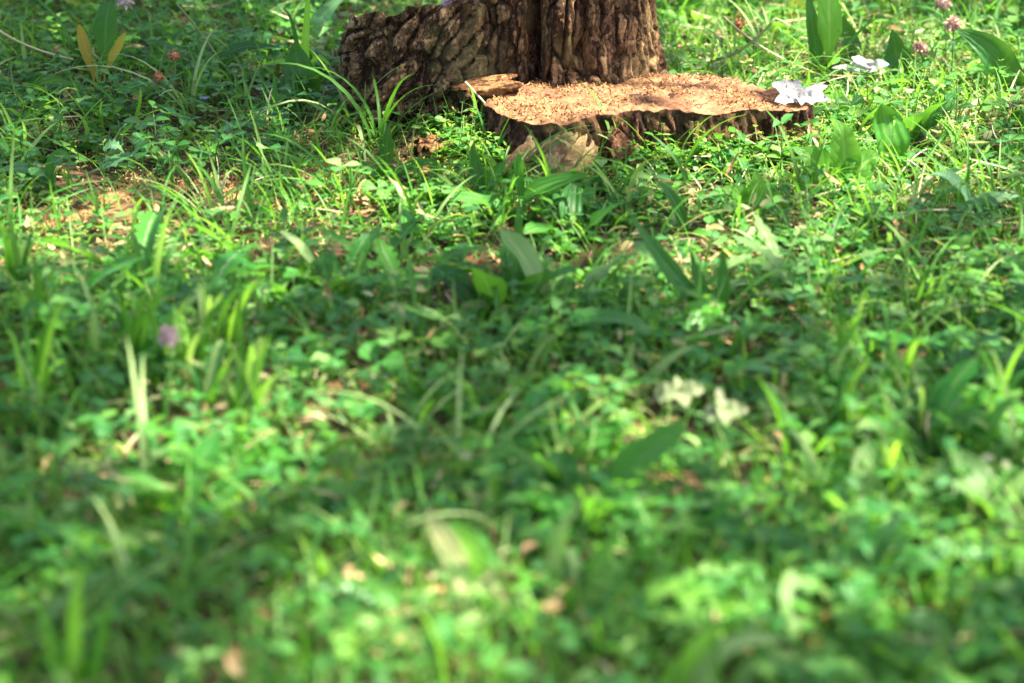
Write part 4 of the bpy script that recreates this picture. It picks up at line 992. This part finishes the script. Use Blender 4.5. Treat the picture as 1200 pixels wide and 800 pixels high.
# white lobed leaves
M['cream_leaf'] = plain_mat('cream_leaf', [(.11, .17, .06), (.18, .22, .10), (.24, .27, .14)], .7, 90, .4, .001, island=False, transl=.3)
def white_leaf(cx, cy, y, lobes, label, mat='white_leaf'):
    root = empty('white_leaf', at_y(cx, cy, y), label, 'leaf'); o = np.array(root.location)
    for (dx, dy_, wpx, dep) in lobes:
        a = np.zeros(3); b = at_y(cx + dx, cy + dy_, y + dep) - o; mid = (a + b) / 2 + np.array([0, -.002, .006])
        MB().add(*ribbon([a, mid, b], pxw(wpx, y), lambda t: p_ovate(t) * (1 - .07 * rng.uniform(0, 1, len(t))), 16, .35, face=(.1, -.75, .65))).build('lobe', M[mat], root)
    return root
white_leaf(936, 117, 2.86, [(-32, -20, 20, .01), (-12, -24, 19, .02), (34, -16, 14, .01), (36, 0, 17, -.01), (-28, 2, 18, -.015), (4, 6, 16, -.02)], 'crumpled white lobed leaf on the right end of the stump')
white_leaf(1008, 84, 3.10, [(4, -18, 28, .01), (-34, -4, 7, .0), (34, -8, 15, .0), (-12, -10, 16, .01)], 'white lobed leaf caught in the weeds behind the stump')
white_leaf(795, 462, 1.955, [(-32, 4, 26, .01), (30, -4, 24, .0), (6, -12, 24, .02), (10, 16, 22, -.02)], 'blurred whitish leaf catching sun in the middle of the lawn', 'cream_leaf')
white_leaf(848, 484, 1.915, [(-26, 6, 24, .01), (28, -2, 22, .0), (4, 14, 20, -.02), (0, -14, 22, .02)], 'blurred cream leaf just right of the whitish sunlit one', 'cream_leaf')

# lime leaves, plantains and dark leaves on the right
p = Plant('lime_weed', 985, 232, 'bright lime broad leaves glowing in the sun right of the stump', 'weed')
for pts, wd in (([(985, 230), (970, 200), (952, 180), (930, 178)], 36), ([(985, 230), (992, 190), (990, 160), (978, 140)], 38), ([(985, 230), (1004, 200), (1020, 180), (1032, 184)], 36), ([(985, 232), (1000, 220), (1014, 214), (1026, 226)], 24), ([(985, 232), (962, 222), (946, 216), (926, 226)], 26)):
    p.leaf(pts, wd, 'lime_leaf', p_ovate)
p.stem([(985, 234), (986, 215), (986, 200)], 2, 'stem')
p = Plant('lime_weed', 880, 262, 'lime-green leafy weed in the sun below the right part of the stump', 'weed')
for pts, wd in (([(880, 262), (872, 236), (862, 222), (846, 220)], 26), ([(880, 262), (886, 232), (890, 216), (884, 200)], 26), ([(880, 262), (900, 244), (912, 236), (926, 242)], 24), ([(880, 262), (858, 256), (842, 252), (826, 262)], 22)):
    p.leaf(pts, wd, 'lime_leaf', p_ovate)
p = Plant('lime_weed', 690, 182, 'small round lime leaves sprouting before the stump bark', 'weed')
for pts, wd in (([(795, 186), (794, 176), (796, 160)], 20), ([(800, 186), (808, 172), (816, 166)], 16), ([(884, 170), (880, 158), (882, 146)], 16)):
    p.leaf(pts, wd, 'lime_leaf', p_obov)
p = Plant('lime_weed', 962, 152, 'rounded lime leaf beside the white leaf on the stump end', 'weed')
p.leaf([(984, 150), (984, 130), (980, 106)], 24, 'lime_leaf', p_obov)
p.leaf([(976, 150), (968, 138), (962, 132)], 16, 'lime_leaf', p_obov)
p = Plant('plantain', 1054, 212, 'dark ribbed leaf standing upright in the sunlit patch at right', 'plantain')
p.leaf([(1054, 212), (1050, 180), (1040, 150), (1034, 122)], 40, 'plantain', lambda t: np.clip(np.sin(np.pi * t ** 1.25) ** .7, .03, 1), fold=.15)
p = Plant('plantain', 1193, 118, 'large dark drooping leaf near the upper right corner', 'plantain')
p.leaf([(1196, 112), (1182, 80), (1160, 50), (1120, 34)], 36, 'plantain_dark', p_ovate, face=(-.3, -.8, .4))
p = Plant('dock', 972, 96, 'broad upright bright green ribbed leaf at the top edge behind the stump', 'plant')
p.leaf([(970, 96), (972, 60), (972, 20), (970, -40)], 28, 'lime_leaf', p_plant, fold=.1)
p.leaf([(964, 96), (956, 60), (948, 20), (946, -30)], 18, 'plantain_dark', p_lance)
p = Plant('dock', 1000, 84, 'dark rounded leaf beside the bright ribbed leaf behind the stump', 'plant')
p.leaf([(1008, 86), (998, 60), (992, 40), (988, 18)], 24, 'plantain_dark', p_ovate)
p = Plant('dock', 1058, 104, 'dark leaf pair left of the blurred pink clover flower', 'plant')
p.leaf([(1062, 106), (1056, 80), (1050, 60), (1044, 34)], 30, 'plantain_dark', p_ovate)
p.leaf([(1064, 106), (1072, 92), (1078, 84), (1084, 78)], 16, 'plantain_dark', p_ovate)
for i, (bx, by, tx, ty, wd, mat, lab) in enumerate([
    (800, 62, 806, -30, 26, 'plantain_dark', 'blurred dark upright leaf just right of the trunk at the top'),
    (832, 64, 822, -30, 22, 'lime_leaf', 'blurred lime upright leaf second from the trunk at the top'),
    (858, 62, 868, -40, 26, 'plantain_dark', 'blurred dark upright leaf third from the trunk at the top'),
    (886, 60, 880, -40, 22, 'plantain', 'blurred green upright leaf fourth from the trunk at the top'),
    (912, 62, 922, -30, 20, 'lime_leaf', 'blurred lime upright leaf left of the broad ribbed leaf'),
    (936, 70, 934, -20, 20, 'yellow_leaf', 'blurred yellowish upright leaf left of the broad ribbed leaf'),
    (1022, 60, 1040, -30, 18, 'grass_lime', 'blurred lime blade slanting right of the dark rounded leaf'),
    (1070, 40, 1062, -40, 20, 'plantain', 'blurred green leaf at the top edge left of the clover flowers'),
    (1150, 40, 1140, -40, 20, 'lime_leaf', 'blurred lime leaf at the top edge right of the clover flowers'),
    (1186, 44, 1192, -40, 22, 'plantain', 'blurred green leaf at the top edge in the right corner')]):
    p = Plant('dock', bx, by - 36, lab, 'plant')
    p.leaf([(bx, by), (bx - 4, by - 40), (tx, ty + 30), (tx, ty)], wd, mat, p_plant if i % 2 else p_lance, fold=.15, label=None)
p = Plant('plantain', 1165, 262, 'grey-green serrated leaves arching at the right edge', 'plantain')
p.leaf([(1170, 262), (1140, 236), (1160, 224), (1215, 240)], 26, 'grey_leaf', p_lance, face=(0, -.5, .9))
p.leaf([(1168, 262), (1130, 240), (1120, 244), (1110, 252)], 18, 'plantain', p_lance, face=(0, -.5, .9))
p.leaf([(1150, 262), (1128, 214), (1112, 202), (1090, 204)], 18, 'grey_leaf', p_ovate, face=(0, -.5, .9))

# leaves before the stump and through the lawn (blade: base, two bends, tip, width)
def lone(name, label, cat, pts, wd, mat, prof, part='leaf', face=None, dy=(0, 0), extra=()):
    p = Plant(name, pts[0][0], pts[0][1], label, cat)
    p.leaf(pts, wd, mat, prof, part, face=face, dy=dy)
    for q, w_, m_ in extra: p.leaf(q, w_, m_, prof, part, face=face, dy=dy)
UPF = (0, -.5, .9)
lone('grass_plant', 'wide dark green blade standing upright below the stump', 'grass plant', [(608, 330), (610, 290), (606, 260), (608, 236)], 14, 'grass_dark', p_grass, 'blade')
lone('grass_plant', 'long dark blade slanting down right, lower right of the stump', 'grass plant', [(842, 384), (800, 330), (760, 290), (732, 240)], 22, 'grass_dark', p_lance, 'blade', extra=[([(842, 384), (850, 340), (848, 310), (846, 286)], 16, 'grass_dark'), ([(842, 384), (822, 340), (812, 310), (808, 290)], 16, 'grass_dark')])
lone('grass_plant', 'dark curved blade below the right part of the stump', 'grass plant', [(806, 280), (800, 250), (786, 222), (764, 205)], 15, 'grass_dark', p_lance, 'blade')
lone('plantain', 'pale narrow leaf pointing right just below the bare root', 'plantain', [(540, 206), (566, 210), (590, 222), (608, 236)], 13, 'grey_leaf', p_lance, face=UPF)
lone('plantain', 'broad green leaves before the bare root of the stump', 'plantain', [(612, 262), (606, 226), (630, 212), (690, 206)], 22, 'plantain', p_plant, face=UPF, extra=[([(612, 262), (590, 236), (560, 228), (528, 232)], 20, 'plantain'), ([(612, 262), (640, 236), (664, 230), (706, 244)], 20, 'plantain'), ([(612, 262), (612, 226), (606, 200), (608, 180)], 12, 'plantain')])
lone('plantain', 'upright dark leaf rising before the side stem', 'plantain', [(452, 214), (454, 180), (452, 160), (458, 142)], 17, 'plantain_dark', p_lance, extra=[([(452, 214), (440, 200), (420, 190), (404, 196)], 16, 'plantain'), ([(452, 214), (480, 192), (500, 184), (516, 196)], 14, 'plantain')])
lone('plantain', 'drooping dark leaf pair left of the bare root', 'plantain', [(566, 236), (560, 204), (552, 186), (556, 162)], 18, 'plantain_dark', p_lance, extra=[([(566, 236), (576, 206), (584, 196), (596, 186)], 16, 'plantain')])
lone('leafy_weed', 'leafy sprig growing up before the side stem beside the splinters', 'weed', [(545, 150), (540, 120), (536, 100), (532, 74)], 12, 'weed', p_lance, extra=[([(540, 126), (530, 112), (520, 106), (504, 108)], 14, 'weed'), ([(542, 120), (550, 100), (556, 92), (552, 78)], 14, 'weed'), ([(540, 108), (528, 96), (520, 86), (516, 78)], 13, 'lime_leaf'), ([(544, 138), (530, 134), (516, 132), (500, 140)], 15, 'weed')])
lone('leafy_weed', 'green sprig clinging to the left side of the side stem', 'weed', [(430, 150), (420, 120), (414, 90), (440, 46)], 13, 'weed', p_lance, extra=[([(430, 150), (416, 128), (408, 112), (398, 108)], 15, 'weed'), ([(432, 150), (436, 120), (446, 104), (452, 100)], 14, 'grey_leaf'), ([(440, 150), (456, 138), (470, 134), (486, 140)], 15, 'weed')])
lone('grass_plant', 'pale wide blade arching over the grass at left', 'grass plant', [(148, 320), (140, 292), (180, 288), (230, 284)], 11, 'grass_pale', p_grass, 'blade', extra=[([(150, 320), (170, 300), (216, 288), (222, 310)], 9, 'grass_pale')])
lone('grass_plant', 'pair of pale blades bent like hooks in the grass at left', 'grass plant', [(184, 410), (186, 380), (180, 352), (198, 348)], 11, 'grass_pale', p_grass, 'blade', extra=[([(208, 410), (210, 370), (222, 344), (246, 338)], 10, 'grass_pale'), ([(262, 410), (290, 396), (270, 366), (232, 360)], 10, 'grass_pale')])
lone('grass_plant', 'pale arching blades right of the hooked pair in the left lawn', 'grass plant', [(346, 378), (334, 350), (324, 334), (312, 334)], 12, 'grass_pale', p_grass, 'blade', extra=[([(312, 384), (306, 360), (296, 346), (300, 336)], 10, 'grass_pale'), ([(366, 306), (352, 286), (340, 274), (326, 270)], 11, 'grass_pale'), ([(372, 372), (352, 352), (346, 350), (330, 348)], 9, 'grass_pale')])
lone('grass_plant', 'yellow-green curved blade in the lawn right of centre', 'grass plant', [(742, 470), (762, 450), (780, 410), (816, 406)], 15, 'grass_pale', p_grass, 'blade', extra=[([(736, 470), (736, 440), (734, 420), (744, 400)], 13, 'grass_pale')])
lone('grass_plant', 'wide pale blurred blade leaning left in the lower middle', 'grass plant', [(590, 730), (556, 690), (528, 640), (500, 600)], 52, 'withered', p_grass, 'blade', extra=[([(598, 730), (570, 670), (556, 640), (530, 606)], 34, 'lime_leaf'), ([(600, 730), (592, 700), (580, 680), (572, 660)], 18, 'grass_pale')])
lone('plantain', 'wide pale blurred leaf lying flat left of the leaning blade', 'plantain', [(470, 704), (430, 690), (390, 682), (350, 686)], 26, 'grey_leaf', p_ovate, face=UPF)
lone('plantain', 'blurred broad green leaf in the lawn left of centre', 'plantain', [(330, 546), (352, 532), (390, 530), (424, 536)], 26, 'plantain_dark', p_ovate, face=UPF)
lone('grass_plant', 'tuft of wide blurred blades right of the pale leaning blade', 'grass plant', [(660, 720), (640, 660), (648, 620), (690, 576)], 22, 'grass_pale', p_grass, 'blade', extra=[([(640, 760), (660, 700), (700, 660), (736, 600)], 24, 'grass'), ([(690, 760), (690, 700), (680, 660), (664, 640)], 26, 'grass_pale'), ([(640, 760), (610, 720), (590, 700), (560, 690)], 20, 'grass')])
lone('dandelion', 'blurred grey-green leaves arching in the lower right lawn', 'dandelion', [(1010, 700), (1020, 650), (1040, 620), (1060, 600)], 36, 'grey_leaf', p_lance, face=UPF, extra=[([(1060, 690), (1080, 630), (1120, 640), (1180, 660)], 28, 'grey_leaf'), ([(1030, 710), (990, 680), (970, 680), (940, 700)], 30, 'plantain')])
lone('grass_plant', 'yellow-green blurred blade standing in the lower left', 'grass plant', [(86, 830), (88, 760), (84, 720), (96, 660)], 22, 'grass_lime', p_grass, 'blade', extra=[([(70, 830), (74, 780), (60, 740), (40, 700)], 20, 'grass'), ([(100, 830), (110, 780), (124, 740), (128, 700)], 18, 'grass')])
lone('grass_plant', 'pale blurred drooping blades at the bottom right of centre', 'grass plant', [(800, 830), (830, 760), (860, 740), (920, 750)], 28, 'grass_pale', p_grass, 'blade', extra=[([(770, 830), (800, 770), (830, 740), (850, 734)], 26, 'grass_lime'), ([(860, 830), (880, 770), (900, 750), (950, 780)], 24, 'grass_pale')])
lone('plantain', 'blurred green leaves at the bottom right corner', 'plantain', [(1140, 780), (1120, 740), (1080, 720), (1050, 726)], 34, 'plantain_dark', p_ovate, face=UPF, extra=[([(1140, 780), (1160, 730), (1180, 720), (1210, 730)], 30, 'plantain')])
lone('violet_flower', 'tiny bluish violet flower in the weeds left of the trunk', 'flower', [(240, 140), (241, 128), (240, 118)], 3, 'stem', p_stem, 'stem')
vf = [o for o in COL.objects if o.name.startswith('violet_flower')][0]
for k in range(5):
    a = k * 1.257; c0 = np.array(at_y(240, 116, vf.location.y)) - np.array(vf.location)
    MB().add(*strips([c0], a, .4, .007, .006, .6, p_obov, 4, .2)[:3]).build('petal', M['violet'], vf)
# taller blurred grass, left
for i in range(26):
    r_ = random.Random(500 + i); bx = r_.uniform(-20, 360); by = r_.uniform(330, 520)
    if i >= 18: bx = r_.uniform(880, 1220); by = r_.uniform(420, 640)
    p = Plant('grass_tuft', bx, by, 'tall green grass tuft ' + near(*gpt(bx, by)[:2])[0], 'grass tuft', 'tall grass tufts near the ' + near(*gpt(bx, by)[:2])[1])
    for k in range(r_.randint(4, 7)):
        h = r_.uniform(60, 130); l = r_.uniform(-50, 50); a0 = bx + r_.uniform(-8, 8)
        p.leaf([(a0, by), (a0 + l * .1, by - h * .5), (a0 + l * .5, by - h * .9), (a0 + l, by - h * r_.uniform(.7, 1.1))], r_.uniform(6, 12), r_.choice(['grass', 'grass', 'grass', 'grass_lime', 'grass_dark', 'grass_pale']), p_grass, 'blade', 10, dy=(0, r_.uniform(-.05, .05)))

# ------------------------------------------------------------------ labels: tell look-alikes apart by where they stand among each other
def words(t): return len(t.split())
for o in COL.objects:
    t = o.get('label')
    if t and 'category' in o.keys():
        for a, b in ((' upper right clover flowers', ' upper right clovers'), (' of green grass', ' of grass'), (' with three-part leaves', ''), (' with paired oval leaves', ''), (' with long upright leaves', ''), (' with jagged leaves', ''), (' with broad ribbed leaves', ''), (' well ', ' '), (' with wide leaves', '')):
            if words(t) <= 12: break
            t = t.replace(a, b)
        o['label'] = t
same = {}
for o in COL.objects:
    if o.get('label') and 'category' in o.keys(): same.setdefault(o['label'], []).append(o)
for t, os_ in same.items():
    if len(os_) < 2 or words(t) > (13 if len(os_) > 6 else 14): continue
    if len(os_) <= 3:
        os_.sort(key=lambda o: o.location.y); nm = ['nearer one', 'farther one'] if len(os_) == 2 else ['nearest one', 'middle one', 'farthest one']
        for o, q in zip(os_, nm): o['label'] = t + ', ' + q
    else:
        os_.sort(key=lambda o: o.location.x)
        os_[0]['label'] = t + ', leftmost one'; os_[-1]['label'] = t + ', rightmost one'
        if len(os_) <= 6 and words(t) <= 12:
            mid = sorted(os_[1:-1], key=lambda o: o.location.y)
            if len(mid) == 1: mid[0]['label'] = t + ', middle one'; continue
            nm = {2: ['nearer', 'farther'], 3: ['nearest', 'middle', 'farthest'], 4: ['nearest', 'second nearest', 'second farthest', 'farthest']}[len(mid)]
            for o, q in zip(mid, nm): o['label'] = t + ', ' + q + ' between'
